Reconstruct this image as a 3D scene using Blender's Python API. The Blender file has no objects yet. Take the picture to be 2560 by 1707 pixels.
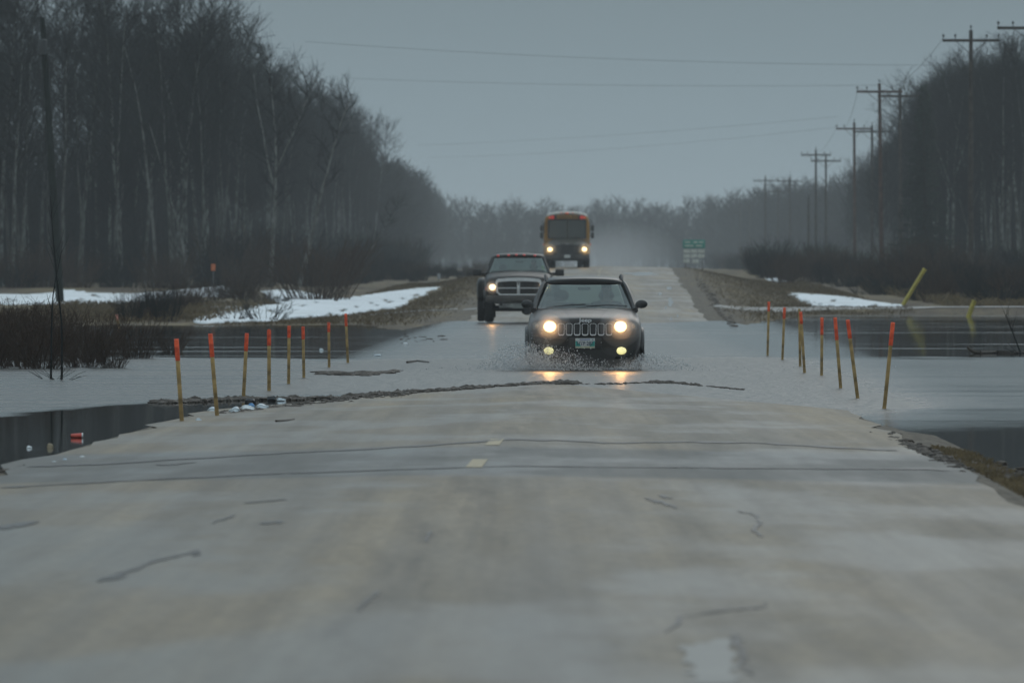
import bpy, bmesh, math, random
import numpy as np
from mathutils import Vector, Matrix
R = math.radians
scene = bpy.context.scene
C = scene.collection

# ------------------------------------------------------------------ camera
EYE = 1.65
cam_d = bpy.data.cameras.new("camera")
cam = bpy.data.objects.new("camera", cam_d); C.objects.link(cam)
cam.location = (0, 0, EYE); cam.rotation_euler = (R(90), 0, 0)
cam_d.lens = 300; cam_d.sensor_width = 36; cam_d.shift_y = -0.0724
cam_d.clip_start = 0.5; cam_d.clip_end = 9000
cam_d.dof.use_dof = True; cam_d.dof.focus_distance = 112; cam_d.dof.aperture_fstop = 7.1
scene.camera = cam

# ------------------------------------------------------------------ world: heavy overcast at dusk
SUN_EL, SUN_ROT = R(28), R(200)
w = bpy.data.worlds.new("World"); scene.world = w; w.use_nodes = True
nt = w.node_tree; nt.nodes.clear()
def N(tree, t, **kw):
    n = tree.nodes.new(t)
    for k, v in kw.items(): setattr(n, k, v)
    return n
out = N(nt, "ShaderNodeOutputWorld"); bg = N(nt, "ShaderNodeBackground")
sky = N(nt, "ShaderNodeTexSky"); sky.sky_type = 'NISHITA'; sky.sun_disc = False
sky.sun_elevation = SUN_EL; sky.sun_rotation = SUN_ROT; sky.dust_density = 4.0; sky.air_density = 1.5
tc = N(nt, "ShaderNodeTexCoord"); sep = N(nt, "ShaderNodeSeparateXYZ")
ramp = N(nt, "ShaderNodeValToRGB")
nt.links.new(tc.outputs["Generated"], sep.inputs[0]); nt.links.new(sep.outputs["Z"], ramp.inputs[0])
SKY_H = (2.40, 3.17, 3.58)
def sc3(c, s): return (c[0]*s, c[1]*s, c[2]*s, 1)
ramp.color_ramp.elements[0].position = 0.0; ramp.color_ramp.elements[0].color = sc3(SKY_H, 1.20)
ramp.color_ramp.elements[1].position = 1.0; ramp.color_ramp.elements[1].color = sc3((2.28, 2.82, 3.14), 2.65)
e = ramp.color_ramp.elements.new(0.045); e.color = sc3(SKY_H, 0.70)
e = ramp.color_ramp.elements.new(0.25); e.color = sc3((2.2, 2.85, 3.25), 1.62)
cl = N(nt, "ShaderNodeTexNoise"); cl.inputs["Scale"].default_value = 2.2; cl.inputs["Detail"].default_value = 5
clm = N(nt, "ShaderNodeMapRange"); clm.inputs["From Min"].default_value = .3; clm.inputs["From Max"].default_value = .7
clm.inputs["To Min"].default_value = .92; clm.inputs["To Max"].default_value = 1.06
nt.links.new(tc.outputs["Generated"], cl.inputs["Vector"]); nt.links.new(cl.outputs["Fac"], clm.inputs["Value"])
mul = N(nt, "ShaderNodeVectorMath", operation='SCALE')
nt.links.new(ramp.outputs["Color"], mul.inputs[0]); nt.links.new(clm.outputs[0], mul.inputs["Scale"])
mix = N(nt, "ShaderNodeMix", data_type='RGBA'); mix.inputs[0].default_value = 0.93
nt.links.new(sky.outputs[0], mix.inputs[6]); nt.links.new(mul.outputs[0], mix.inputs[7])
nt.links.new(mix.outputs[2], bg.inputs[0]); bg.inputs[1].default_value = 0.1
nt.links.new(bg.outputs[0], out.inputs[0])

sun_d = bpy.data.lights.new("sun", 'SUN'); sun = bpy.data.objects.new("sun", sun_d); C.objects.link(sun)
sun_d.energy = 0.5; sun_d.angle = R(40); sun_d.color = (1, .95, .88)
sun.rotation_euler = (R(90) - SUN_EL, 0, R(180) - SUN_ROT + R(180))
sun.location = (0, 0, 60)

scene.view_settings.view_transform = 'Standard'; scene.view_settings.look = 'None'
scene.view_settings.exposure = 0.0; scene.view_settings.gamma = 1.0
scene.render.engine = 'CYCLES'
cy = scene.cycles
cy.use_denoising = True
cy.max_bounces = 6; cy.diffuse_bounces = 2; cy.glossy_bounces = 3; cy.transmission_bounces = 4
cy.transparent_max_bounces = 12; cy.volume_bounces = 1
cy.sample_clamp_indirect = 4.0
cy.caustics_reflective = False; cy.caustics_refractive = False

# ------------------------------------------------------------------ helpers
def tag(o, label=None, cat=None, group=None, kind=None):
    if label: o["label"] = label
    if cat: o["category"] = cat
    if group: o["group"] = group
    if kind: o["kind"] = kind
    return o
def thing(name, label, cat, loc=(0, 0, 0), rz=0, group=None):
    o = bpy.data.objects.new(name, None); C.objects.link(o); o.empty_display_size = .2
    o.location = loc; o.rotation_euler = (0, 0, rz)
    return tag(o, label, cat, group)
def copy_tree(o, parent=None):
    c = o.copy(); C.objects.link(c)
    if parent is not None: c.parent = parent
    for ch in o.children: copy_tree(ch, c)
    return c
def mesh_obj(name, verts, faces, mat, parent=None, smooth=False):
    me = bpy.data.meshes.new(name)
    verts = np.asarray(verts, dtype=np.float32).reshape(-1, 3)
    if isinstance(faces, np.ndarray):
        n, k = faces.shape
        me.vertices.add(len(verts)); me.vertices.foreach_set("co", verts.ravel())
        me.loops.add(n*k); me.loops.foreach_set("vertex_index", faces.astype(np.int32).ravel())
        me.polygons.add(n); me.polygons.foreach_set("loop_start", np.arange(0, n*k, k, dtype=np.int32))
        me.update(calc_edges=True)
    else:
        me.from_pydata([tuple(map(float, v)) for v in verts], [], faces)
    if smooth: me.polygons.foreach_set("use_smooth", [True]*len(me.polygons))
    me.materials.append(mat)
    o = bpy.data.objects.new(name, me); C.objects.link(o)
    if parent is not None: o.parent = parent
    return o

class BM:
    """collects solids into one mesh"""
    def __init__(s): s.b = bmesh.new()
    def _tf(s, vs, m):
        for v in vs: v.co = m @ v.co
    def box(s, c, d, bevel=0, rot=None, seg=2, taper=None):
        r = bmesh.ops.create_cube(s.b, size=1); vs = r['verts']
        for v in vs:
            v.co = Vector((v.co.x*d[0], v.co.y*d[1], v.co.z*d[2]))
            if taper and v.co.z > 0: v.co.x *= taper[0]; v.co.y *= taper[1]
        if bevel:
            es = list({e for v in vs for e in v.link_edges})
            rr = bmesh.ops.bevel(s.b, geom=es, offset=bevel, segments=seg, profile=.5, affect='EDGES')
            vs = list({v for f in rr['faces'] for v in f.verts} | {v for v in vs if v.is_valid})
        m = Matrix.Translation(c) @ (rot.to_4x4() if rot else Matrix.Identity(4))
        s._tf(vs, m); return s
    def cyl(s, p0, p1, r0, r1=None, n=16):
        r1 = r0 if r1 is None else r1
        p0 = Vector(p0); p1 = Vector(p1); d = p1 - p0
        q = d.to_track_quat('Z', 'Y').to_matrix()
        a, b = [], []
        for i in range(n):
            t = 2*math.pi*i/n; u = Vector((math.cos(t), math.sin(t), 0))
            a.append(s.b.verts.new(p0 + q @ (u*r0))); b.append(s.b.verts.new(p1 + q @ (u*r1)))
        for i in range(n): s.b.faces.new((a[i], a[(i+1) % n], b[(i+1) % n], b[i]))
        s.b.faces.new(a[::-1]); s.b.faces.new(b); return s
    def tube(s, pts, r, n=8):
        pts = [Vector(p) for p in pts]; k = len(pts)
        rs = r if isinstance(r, (list, tuple)) else [r]*k
        rings = []
        for i, p in enumerate(pts):
            d = (pts[min(i+1, k-1)] - pts[max(i-1, 0)]).normalized()
            up = Vector((0, 0, 1)) if abs(d.z) < .95 else Vector((1, 0, 0))
            x = d.cross(up).normalized(); y = x.cross(d)
            rings.append([s.b.verts.new(p + (x*math.cos(2*math.pi*j/n) + y*math.sin(2*math.pi*j/n))*rs[i]) for j in range(n)])
        for a, b in zip(rings, rings[1:]):
            for j in range(n): s.b.faces.new((a[j], a[(j+1) % n], b[(j+1) % n], b[j]))
        s.b.faces.new(rings[0][::-1]); s.b.faces.new(rings[-1]); return s
    def lathe(s, prof, c, axis='X', n=28):
        """prof: (radius, offset along axis)"""
        c = Vector(c); rings = []
        for r, h in prof:
            ring = []
            for i in range(n):
                t = 2*math.pi*i/n; a, b = r*math.cos(t), r*math.sin(t)
                o = {'X': (h, a, b), 'Y': (a, h, b), 'Z': (a, b, h)}[axis]
                ring.append(s.b.verts.new(c + Vector(o)))
            rings.append(ring)
        for a, b in zip(rings, rings[1:]):
            for j in range(n): s.b.faces.new((a[j], a[(j+1) % n], b[(j+1) % n], b[j]))
        s.b.faces.new(rings[0][::-1]); s.b.faces.new(rings[-1]); return s
    def ell(s, c, r, u=16, v=10, rot=None):
        rr = bmesh.ops.create_uvsphere(s.b, u_segments=u, v_segments=v, radius=1)
        m = Matrix.Translation(c) @ (rot.to_4x4() if rot else Matrix.Identity(4)) @ Matrix.Diagonal((r[0], r[1], r[2], 1))
        s._tf(rr['verts'], m); return s
    def prism(s, out, y0, y1):
        """outline of (x,z) extruded along y"""
        a = [s.b.verts.new((x, y0, z)) for x, z in out]; b = [s.b.verts.new((x, y1, z)) for x, z in out]
        n = len(out)
        for i in range(n): s.b.faces.new((a[i], a[(i+1) % n], b[(i+1) % n], b[i]))
        s.b.faces.new(a[::-1]); s.b.faces.new(b); return s
    def ring(s, outer, inner, y0, y1):
        n = len(outer)
        L = [[s.b.verts.new((x, y, z)) for x, z in o] for o, y in ((outer, y0), (inner, y0), (inner, y1), (outer, y1))]
        for q in range(4):
            a, b = L[q], L[(q+1) % 4]
            for i in range(n): s.b.faces.new((a[i], a[(i+1) % n], b[(i+1) % n], b[i]))
        return s
    def sheet(s, c00, c10, c11, c01, nu=8, nv=6, bulge=(0, 0, 0), thick=.006):
        """curved pane between four corners, with thickness"""
        c00, c10, c11, c01, bulge = map(Vector, (c00, c10, c11, c01, bulge))
        nrm = (c10-c00).cross(c01-c00).normalized()*thick
        g = []
        for lay in (0, 1):
            G = []
            for j in range(nv+1):
                row = []
                for i in range(nu+1):
                    u, v = i/nu, j/nv
                    p = c00*(1-u)*(1-v)+c10*u*(1-v)+c11*u*v+c01*(1-u)*v + bulge*(4*u*(1-u))*(1 if bulge.z == 0 else 1) + nrm*lay
                    row.append(s.b.verts.new(p))
                G.append(row)
            g.append(G)
        for lay in (0, 1):
            for j in range(nv):
                for i in range(nu):
                    f = (g[lay][j][i], g[lay][j][i+1], g[lay][j+1][i+1], g[lay][j+1][i])
                    s.b.faces.new(f if lay else f[::-1])
        def rim(a):
            for k in range(len(a)-1): s.b.faces.new((a[k][0], a[k+1][0], a[k+1][1], a[k][1]))
        rim([(g[0][0][i], g[1][0][i]) for i in range(nu+1)])
        rim([(g[0][nv][i], g[1][nv][i]) for i in range(nu, -1, -1)])
        rim([(g[0][j][nu], g[1][j][nu]) for j in range(nv+1)])
        rim([(g[0][j][0], g[1][j][0]) for j in range(nv, -1, -1)])
        return s
    def loft(s, stations):
        """stations: (y, [(x,z)...] half profile bottom centre -> top centre); mirrored and capped"""
        rings = []
        for y, hp in stations:
            full = [(x, z) for x, z in hp] + [(-x, z) for x, z in hp[-2:0:-1]]
            rings.append([s.b.verts.new((x, y, z)) for x, z in full])
        n = len(rings[0])
        for a, b in zip(rings, rings[1:]):
            for j in range(n): s.b.faces.new((a[j], b[j], b[(j+1) % n], a[(j+1) % n]))
        for ring, flip in ((rings[0], False), (rings[-1], True)):
            c = sum((v.co for v in ring), Vector())/n
            ins = [s.b.verts.new(c + (v.co-c)*.55) for v in ring]
            for j in range(n):
                q = (ring[j], ring[(j+1) % n], ins[(j+1) % n], ins[j])
                s.b.faces.new(q[::-1] if flip else q)
            s.b.faces.new(ins[::-1] if flip else ins)
        return s
    def done(s, name, mat, parent=None, smooth=True, sub=0, auto=35):
        bmesh.ops.recalc_face_normals(s.b, faces=s.b.faces)
        me = bpy.data.meshes.new(name); s.b.to_mesh(me); s.b.free()
        me.materials.append(mat)
        if smooth:
            me.polygons.foreach_set("use_smooth", [True]*len(me.polygons))
            if not sub: me.set_sharp_from_angle(angle=R(auto))
        o = bpy.data.objects.new(name, me); C.objects.link(o)
        if parent is not None: o.parent = parent
        if sub:
            m = o.modifiers.new("sub", 'SUBSURF'); m.levels = sub; m.render_levels = sub
        return o
def rrect(cx, cz, w, h, r, n=4, taper=0.0):
    pts = []
    for (sx, sz, a0) in ((1, 1, 0), (-1, 1, 90), (-1, -1, 180), (1, -1, 270)):
        for i in range(n+1):
            a = R(a0 + 90*i/n)
            x = sx*(w/2-r) + r*math.cos(a); z = sz*(h/2-r) + r*math.sin(a)
            pts.append((cx + x*(1 + taper*z/(h/2)), cz + z))
    return pts
def text_obj(name, body, size, loc, mat, parent, extrude=.002, sx=1.0, shear=0.0, align='CENTER', bold=0.0):
    cu = bpy.data.curves.new(name, 'FONT'); cu.body = body; cu.size = size; cu.extrude = extrude
    cu.align_x = align; cu.align_y = 'CENTER'; cu.shear = shear; cu.offset = bold; cu.resolution_u = 3
    t = bpy.data.objects.new(name, cu)
    C.objects.link(t)
    me = bpy.data.meshes.new_from_object(t, depsgraph=bpy.context.evaluated_depsgraph_get())
    bpy.data.objects.remove(t); bpy.data.curves.remove(cu)
    me.materials.clear(); me.materials.append(mat)
    o = bpy.data.objects.new(name, me); C.objects.link(o); o.parent = parent
    me.transform(Matrix.Diagonal((sx, 1, 1, 1))); me.transform(Matrix.Rotation(R(90), 4, 'X'))
    o.location = loc
    return o

# ------------------------------------------------------------------ materials
def mat_new(name):
    m = bpy.data.materials.new(name); m.use_nodes = True
    return m, m.node_tree, m.node_tree.nodes["Principled BSDF"]
def pmat(name, col, rough=.6, metal=0, coat=0, var=.25, scale=8, emit=None, estr=0, spec=.5, bump=0, bscale=30, col2=None):
    m, t, p = mat_new(name)
    p.inputs["Roughness"].default_value = rough; p.inputs["Metallic"].default_value = metal
    p.inputs["Coat Weight"].default_value = coat; p.inputs["Coat Roughness"].default_value = .08
    p.inputs["Specular IOR Level"].default_value = spec
    co = N(t, "ShaderNodeTexCoord"); no = N(t, "ShaderNodeTexNoise")
    no.inputs["Scale"].default_value = scale; no.inputs["Detail"].default_value = 4
    t.links.new(co.outputs["Object"], no.inputs["Vector"])
    mx = N(t, "ShaderNodeMix", data_type='RGBA')
    c2 = col2 or tuple(min(1, c*(1+var)) for c in col)
    c1 = tuple(c*(1-var) for c in col) if not col2 else col
    mx.inputs[6].default_value = (*c1, 1); mx.inputs[7].default_value = (*c2, 1)
    mr = N(t, "ShaderNodeMapRange"); mr.inputs["From Min"].default_value = .35; mr.inputs["From Max"].default_value = .65
    t.links.new(no.outputs["Fac"], mr.inputs["Value"]); t.links.new(mr.outputs[0], mx.inputs[0])
    t.links.new(mx.outputs[2], p.inputs["Base Color"])
    if bump:
        n2 = N(t, "ShaderNodeTexNoise"); n2.inputs["Scale"].default_value = bscale; n2.inputs["Detail"].default_value = 4
        t.links.new(co.outputs["Object"], n2.inputs["Vector"])
        b = N(t, "ShaderNodeBump"); b.inputs["Strength"].default_value = bump; b.inputs["Distance"].default_value = .02
        t.links.new(n2.outputs["Fac"], b.inputs["Height"]); t.links.new(b.outputs[0], p.inputs["Normal"])
    if emit:
        p.inputs["Emission Color"].default_value = (*emit, 1); p.inputs["Emission Strength"].default_value = estr
    return m
def glass_mat(name, tint=(.55, .62, .6), trans=.62):
    m, t, p = mat_new(name)
    t.nodes.remove(p); o = t.nodes["Material Output"]
    tr = N(t, "ShaderNodeBsdfTransparent"); tr.inputs[0].default_value = (*tint, 1)
    gl = N(t, "ShaderNodeBsdfGlossy"); gl.inputs["Roughness"].default_value = .05
    lw = N(t, "ShaderNodeLayerWeight"); lw.inputs[0].default_value = .5
    pw = N(t, "ShaderNodeMath", operation='POWER'); t.links.new(lw.outputs["Facing"], pw.inputs[0]); pw.inputs[1].default_value = 5
    fr = N(t, "ShaderNodeMath", operation='MULTIPLY_ADD'); t.links.new(pw.outputs[0], fr.inputs[0]); fr.inputs[1].default_value = .95; fr.inputs[2].default_value = .045
    df = N(t, "ShaderNodeBsdfDiffuse"); df.inputs[0].default_value = (.30, .33, .33, 1)
    no = N(t, "ShaderNodeTexNoise"); no.inputs["Scale"].default_value = 3
    co = N(t, "ShaderNodeTexCoord"); t.links.new(co.outputs["Object"], no.inputs["Vector"])
    mr = N(t, "ShaderNodeMapRange"); mr.inputs["To Min"].default_value = (1-trans)*.6; mr.inputs["To Max"].default_value = (1-trans)*1.2
    t.links.new(no.outputs["Fac"], mr.inputs["Value"])
    m1 = N(t, "ShaderNodeMixShader"); t.links.new(mr.outputs[0], m1.inputs[0])
    t.links.new(tr.outputs[0], m1.inputs[1]); t.links.new(df.outputs[0], m1.inputs[2])
    m2 = N(t, "ShaderNodeMixShader"); t.links.new(fr.outputs[0], m2.inputs[0])
    t.links.new(m1.outputs[0], m2.inputs[1]); t.links.new(gl.outputs[0], m2.inputs[2])
    t.links.new(m2.outputs[0], o.inputs["Surface"])
    return m

# ------------------------------------------------------------------ lie of the land
def ctr(v): return -1.1 + 0.0129*v
GV = np.array([-80, 20, 45, 60, 80, 100, 122, 137, 150, 190, 215, 235, 250, 262, 300, 350, 400, 449, 480, 520, 600, 800, 1500, 6000.])
GZ = np.array([.22, .22, .2, .175, .125, .07, 0, -.12, -.15, -.12, -.04, .0, .03, .075, .33, .78, 1.27, 1.66, 1.73, 1.62, 1.25, 1.1, 1.2, 1.2])
def g(v): return np.interp(v, GV, GZ)
LV = np.array([-200, -15, 0, 25, 55, 95, 155, 185, 235, 355, 560, 1300, 6000.])
LZ = np.array([-.5, -.3, 0, .05, .13, .26, .46, .62, .75, 1.0, 1.2, 1.3, 1.3])
RV = np.array([-200, -12, 0, 8, 20, 30, 60, 100, 170, 250, 340, 500, 6000.])
RZ = np.array([-.5, -.25, 0, .03, .06, .08, .25, .47, .80, 1.38, 1.45, 1.4, 1.4])
def hash_noise(x, y):
    return (np.sin(x*1.3+y*.31)+np.sin(x*.37-y*.53+1.7)+np.sin(x*2.9+y*1.1+.4)*.5+np.sin(x*.9+y*.13+2.2))/3.5
def sm_(v, a, b, c, d): return np.interp(v, (a, b), (c, d))
def terr(X, V):
    X = np.asarray(X, float); V = np.asarray(V, float)
    u = X - ctr(V); a = np.abs(u)
    gz = g(V); edge = gz - .02*3.7
    road = gz - .02*a
    emb = np.where(a < 3.55, road-.035, np.where(a < 3.7, road-.035+(a-3.55)/.15*.03, edge-.005-np.where(u < 0, .05+.40*sm_(V, 130, 200, 1, 0), .05+.13*sm_(V, 60, 90, 1, 0)+.2*sm_(V, 85, 95, 0, 1)*sm_(V, 130, 200, 1, 0))*np.minimum(a-3.7, 1)-.20*np.maximum(a-4.7, 0)))
    shoreL = np.interp(X, [-40, -9, -4.5, -3.2, 0], [236, 241, 245, 224, 220])
    shoreR = np.interp(X, [3, 6.3, 9.9, 16, 40], [222, 238, 288, 306, 312])
    S = np.where(u < 0, np.interp(V-shoreL, LV, LZ), np.interp(V-shoreR, RV, RZ))
    # low berm of the side road on the right
    vb = 311 + .12*(X-14)
    berm = np.where(u > 0, .19-.69*np.clip((np.abs(V-vb)-4.5)/16, 0, 1), -9)
    nz = hash_noise(X*.55, V*.08)
    S = np.maximum(S, berm)
    S = S + nz*.035*np.clip((a-5)/3, 0, 1)*np.clip(np.abs(S)*8, .25, 1)
    k = .05
    T = np.where(a < 4.6, np.maximum(emb, S*np.clip((a-3.7)/2, 0, 1) + emb*(1-np.clip((a-3.7)/2, 0, 1))), np.log(np.exp(emb/k)+np.exp(S/k))*k)
    T = np.where(a < 3.7, emb, np.maximum(T, emb))
    # the ground stays low far out on the flooded near side
    return T
F = 19600.0; HY = 613.75
def P(px, py, z=None, lift=0.0):
    """the place in the scene the viewer sees at a spot of the photo: on the ground, or at height z"""
    if z is not None:
        d = (EYE-z)*F/(py-HY)
        return Vector(((px-1176)/F*d, d, z))
    d = np.concatenate([np.arange(25, 700, .25), np.arange(700, 2500, 2.)])
    X = (px-1176)/F*d; zr = EYE-(py-HY)/F*d
    t = np.maximum(terr(X, d), 0)
    i = int(np.argmax(zr <= t))
    if zr[i] > t[i]: i = len(d)-1
    if i > 0:
        e0, e1 = zr[i-1]-t[i-1], zr[i]-t[i]; q = e0/(e0-e1) if e0 > e1 else 0
        dd = d[i-1]+(d[i]-d[i-1])*q; return Vector(((px-1176)/F*dd, dd, float(t[i-1]+(t[i]-t[i-1])*q)+lift))
    return Vector((X[i], d[i], float(t[i])+lift))
def rz_at(x, y):
    u = x-ctr(y)
    return float(g(y)-.02*abs(u)) if abs(u) < 3.7 else float(terr(x, y))
# ------------------------------------------------------------------ ground
def grid_mesh(name, us, vs, zf, mat, skew=True, smooth=True):
    U, V = np.meshgrid(us, vs); X = U + (ctr(V) if skew else 0)
    Z = zf(X, V)
    verts = np.stack([X, V, Z], -1).reshape(-1, 3)
    nu, nv = len(us), len(vs)
    i = np.arange(nu-1)[None, :] + (np.arange(nv-1)*nu)[:, None]
    f = np.stack([i, i+1, i+1+nu, i+nu], -1).reshape(-1, 4)
    return mesh_obj(name, verts, f, mat, smooth=smooth)
us = np.concatenate([[-1500, -600, -250, -120, -80], np.arange(-60, -26, 2.), np.arange(-26, -5, .6), [-5.2, -4.7, -4.2, -3.7, -3.55, -2, 0, 2, 3.55, 3.7, 4.2, 4.7, 5.2],
                     np.arange(5.8, 26, .6), np.arange(26, 60, 2.), [80, 120, 250, 600, 1500]])
vs = np.concatenate([np.arange(-70, 20, 10.), np.arange(20, 216, 4.), np.arange(216, 340, 2.), np.arange(340, 620, 5.), np.arange(620, 1200, 20.), [1300, 1500, 1800, 2200, 2800, 3500, 4200]])

gm, t, p = mat_new("soil_and_dead_grass")
co = N(t, "ShaderNodeTexCoord"); mp = N(t, "ShaderNodeMapping"); mp.inputs["Scale"].default_value = (1, .12, 1)
t.links.new(co.outputs["Object"], mp.inputs[0])
def noise(t, vec, scale, detail=4, rough=.55):
    n = N(t, "ShaderNodeTexNoise"); n.inputs["Scale"].default_value = scale; n.inputs["Detail"].default_value = detail
    n.inputs["Roughness"].default_value = rough; t.links.new(vec, n.inputs["Vector"]); return n.outputs["Fac"]
def mrange(t, val, a, b, c=0., d=1., smooth=False):
    n = N(t, "ShaderNodeMapRange"); n.inputs["From Min"].default_value = a; n.inputs["From Max"].default_value = b
    n.inputs["To Min"].default_value = c; n.inputs["To Max"].default_value = d
    if smooth: n.interpolation_type = 'SMOOTHSTEP'
    t.links.new(val, n.inputs["Value"]); return n.outputs[0]
def mixc(t, fac, a, b):
    n = N(t, "ShaderNodeMix", data_type='RGBA')
    for s, x in ((0, fac), (6, a), (7, b)):
        if isinstance(x, tuple): n.inputs[s].default_value = (*x, 1)
        elif isinstance(x, (int, float)): n.inputs[s].default_value = x
        else: t.links.new(x, n.inputs[s])
    return n.outputs[2]
def math_(t, op, a, b=None):
    n = N(t, "ShaderNodeMath", operation=op)
    for i, x in enumerate((a, b)):
        if x is None: continue
        if isinstance(x, (int, float)): n.inputs[i].default_value = x
        else: t.links.new(x, n.inputs[i])
    return n.outputs[0]
n1 = noise(t, mp.outputs[0], 1.1, 6); n2 = noise(t, mp.outputs[0], 9, 5, .7); n3 = noise(t, mp.outputs[0], .35, 3)
c1 = mixc(t, mrange(t, n2, .35, .68), (.040, .032, .022), (.150, .112, .060))
c2 = mixc(t, mrange(t, n1, .42, .62), c1, (.175, .135, .075))
c3 = mixc(t, mrange(t, n3, .45, .65), c2, (.070, .052, .034))
# gravel shoulder beside the pavement
sx = N(t, "ShaderNodeSeparateXYZ"); t.links.new(co.outputs["Object"], sx.inputs[0])
uu = math_(t, 'ABSOLUTE', math_(t, 'SUBTRACT', sx.outputs[0], math_(t, 'ADD', math_(t, 'MULTIPLY', sx.outputs[1], .0129), -1.1)))
uw = math_(t, 'ADD', uu, mrange(t, n1, .3, .7, -.9, .9))
c4 = mixc(t, mrange(t, uw, 3.9, 5.7), mixc(t, mrange(t, n2, .4, .6), (.075, .064, .05), (.16, .135, .105)), c3)
t.links.new(c4, p.inputs["Base Color"]); p.inputs["Roughness"].default_value = .8; p.inputs["Specular IOR Level"].default_value = .15
b = N(t, "ShaderNodeBump"); b.inputs["Strength"].default_value = .8; b.inputs["Distance"].default_value = .05
t.links.new(n2, b.inputs["Height"]); t.links.new(b.outputs[0], p.inputs["Normal"])
ground = tag(grid_mesh("ground", us, vs, terr, gm), kind="structure")

# ------------------------------------------------------------------ road
rm, t, p = mat_new("wet_worn_pavement")
co = N(t, "ShaderNodeTexCoord"); sx = N(t, "ShaderNodeSeparateXYZ"); t.links.new(co.outputs["Object"], sx.inputs[0])
mpA = N(t, "ShaderNodeMapping"); mpA.inputs["Scale"].default_value = (1, .055, 1); t.links.new(co.outputs["Object"], mpA.inputs[0])
mpB = N(t, "ShaderNodeMapping"); mpB.inputs["Scale"].default_value = (.55, .16, 1); mpB.inputs["Location"].default_value = (4, 9, 0); t.links.new(co.outputs["Object"], mpB.inputs[0])
mpC = N(t, "ShaderNodeMapping"); mpC.inputs["Scale"].default_value = (1, .3, 1); t.links.new(co.outputs["Object"], mpC.inputs[0])
a1 = noise(t, mpA.outputs[0], .75, 4); a2 = noise(t, mpB.outputs[0], .9, 5); a3 = noise(t, mpC.outputs[0], 14, 4, .7); a4 = noise(t, mpA.outputs[0], 4, 5)
uu = math_(t, 'SUBTRACT', sx.outputs[0], math_(t, 'ADD', math_(t, 'MULTIPLY', sx.outputs[1], .0129), -1.1))
# polished wheel paths, about 0.9 m either side of each lane's middle
wp = math_(t, 'ABSOLUTE', math_(t, 'SUBTRACT', math_(t, 'ABSOLUTE', math_(t, 'SUBTRACT', math_(t, 'ABSOLUTE', uu), 1.75)), .85))
wpm = mrange(t, wp, .1, .55, 1, 0, True)
tan = mixc(t, mrange(t, a1, .38, .62), (.300, .235, .155), (.195, .170, .132))
gry = mixc(t, mrange(t, a2, .46, .60, 0, .5), tan, (.130, .134, .126))
mpS = N(t, "ShaderNodeMapping"); mpS.inputs["Scale"].default_value = (2.6, .018, 1); mpS.inputs["Rotation"].default_value = (0, 0, .0129); t.links.new(co.outputs["Object"], mpS.inputs[0])
strs = noise(t, mpS.outputs[0], 1.3, 4, .6)
gry = mixc(t, mrange(t, strs, .38, .62, 0, .45), gry, (.075, .068, .058))
gry = mixc(t, math_(t, 'MULTIPLY', wpm, .22), gry, (.07, .066, .058))
fin = mixc(t, mrange(t, a3, .35, .7, 0, .55), gry, (.07, .066, .058))
# the newer patch laid across the road over the culvert
pat = math_(t, 'MULTIPLY', mrange(t, sx.outputs[1], 60.5, 61.4), mrange(t, sx.outputs[1], 71.0, 72.5, 1, 0))
fin2 = mixc(t, math_(t, 'MULTIPLY', pat, .75), fin, (.066, .076, .078))
seam = math_(t, 'MULTIPLY', mrange(t, math_(t, 'ABSOLUTE', math_(t, 'ADD', uu, mrange(t, a1, .3, .7, -.25, .25))), .03, .28, 1, 0, True), mrange(t, a4, .45, .62))
fin3 = mixc(t, math_(t, 'MULTIPLY', seam, .45), fin2, (.06, .058, .055))
t.links.new(fin3, p.inputs["Base Color"])
film = mrange(t, a2, .46, .62, 0, 1, True)          # where a film of water lies
rgh = math_(t, 'SUBTRACT', mrange(t, film, 0, 1, .60, .44), math_(t, 'MULTIPLY', wpm, .05))
rgh = math_(t, 'ADD', rgh, mrange(t, a4, .3, .7, -.05, .06))
t.links.new(rgh, p.inputs["Roughness"]); p.inputs["Specular IOR Level"].default_value = .27
b = N(t, "ShaderNodeBump"); b.inputs["Strength"].default_value = .12; b.inputs["Distance"].default_value = .01
t.links.new(a3, b.inputs["Height"]); t.links.new(b.outputs[0], p.inputs["Normal"])
def roadz(X, V): return g(V) - .02*np.abs(X-ctr(V))
rv = np.concatenate([np.arange(-70, 20, 10.), np.arange(20, 260, 2.), np.arange(260, 640, 4.), np.arange(640, 1500, 40.)])
ru = np.array([-3.7, -3.5, -3, -2, -1, -.5, 0, .5, 1, 2, 3, 3.5, 3.7])
def roadedge(X, V):
    return roadz(X, V) - np.where(np.abs(X-ctr(V)) > 3.6, .004, 0)
def ragged(us_, vs_):
    U, V = np.meshgrid(us_, vs_); rg = np.random.RandomState(4)
    U = U.copy(); U[:, 0] += rg.uniform(-.20, .22, len(vs_)); U[:, -1] += rg.uniform(-.12, .10, len(vs_))
    X = U+ctr(V); Z = roadz(X, V) + np.where(np.abs(U) > 3.57, .0, 0)
    nu, nv = len(us_), len(vs_)
    i = np.arange(nu-1)[None, :] + (np.arange(nv-1)*nu)[:, None]
    return np.stack([X, V, Z], -1).reshape(-1, 3), np.stack([i, i+1, i+1+nu, i+nu], -1).reshape(-1, 4)
vv, ff = ragged(ru, rv)
road = tag(mesh_obj("road", vv, ff, rm, smooth=True), kind="structure")

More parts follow.
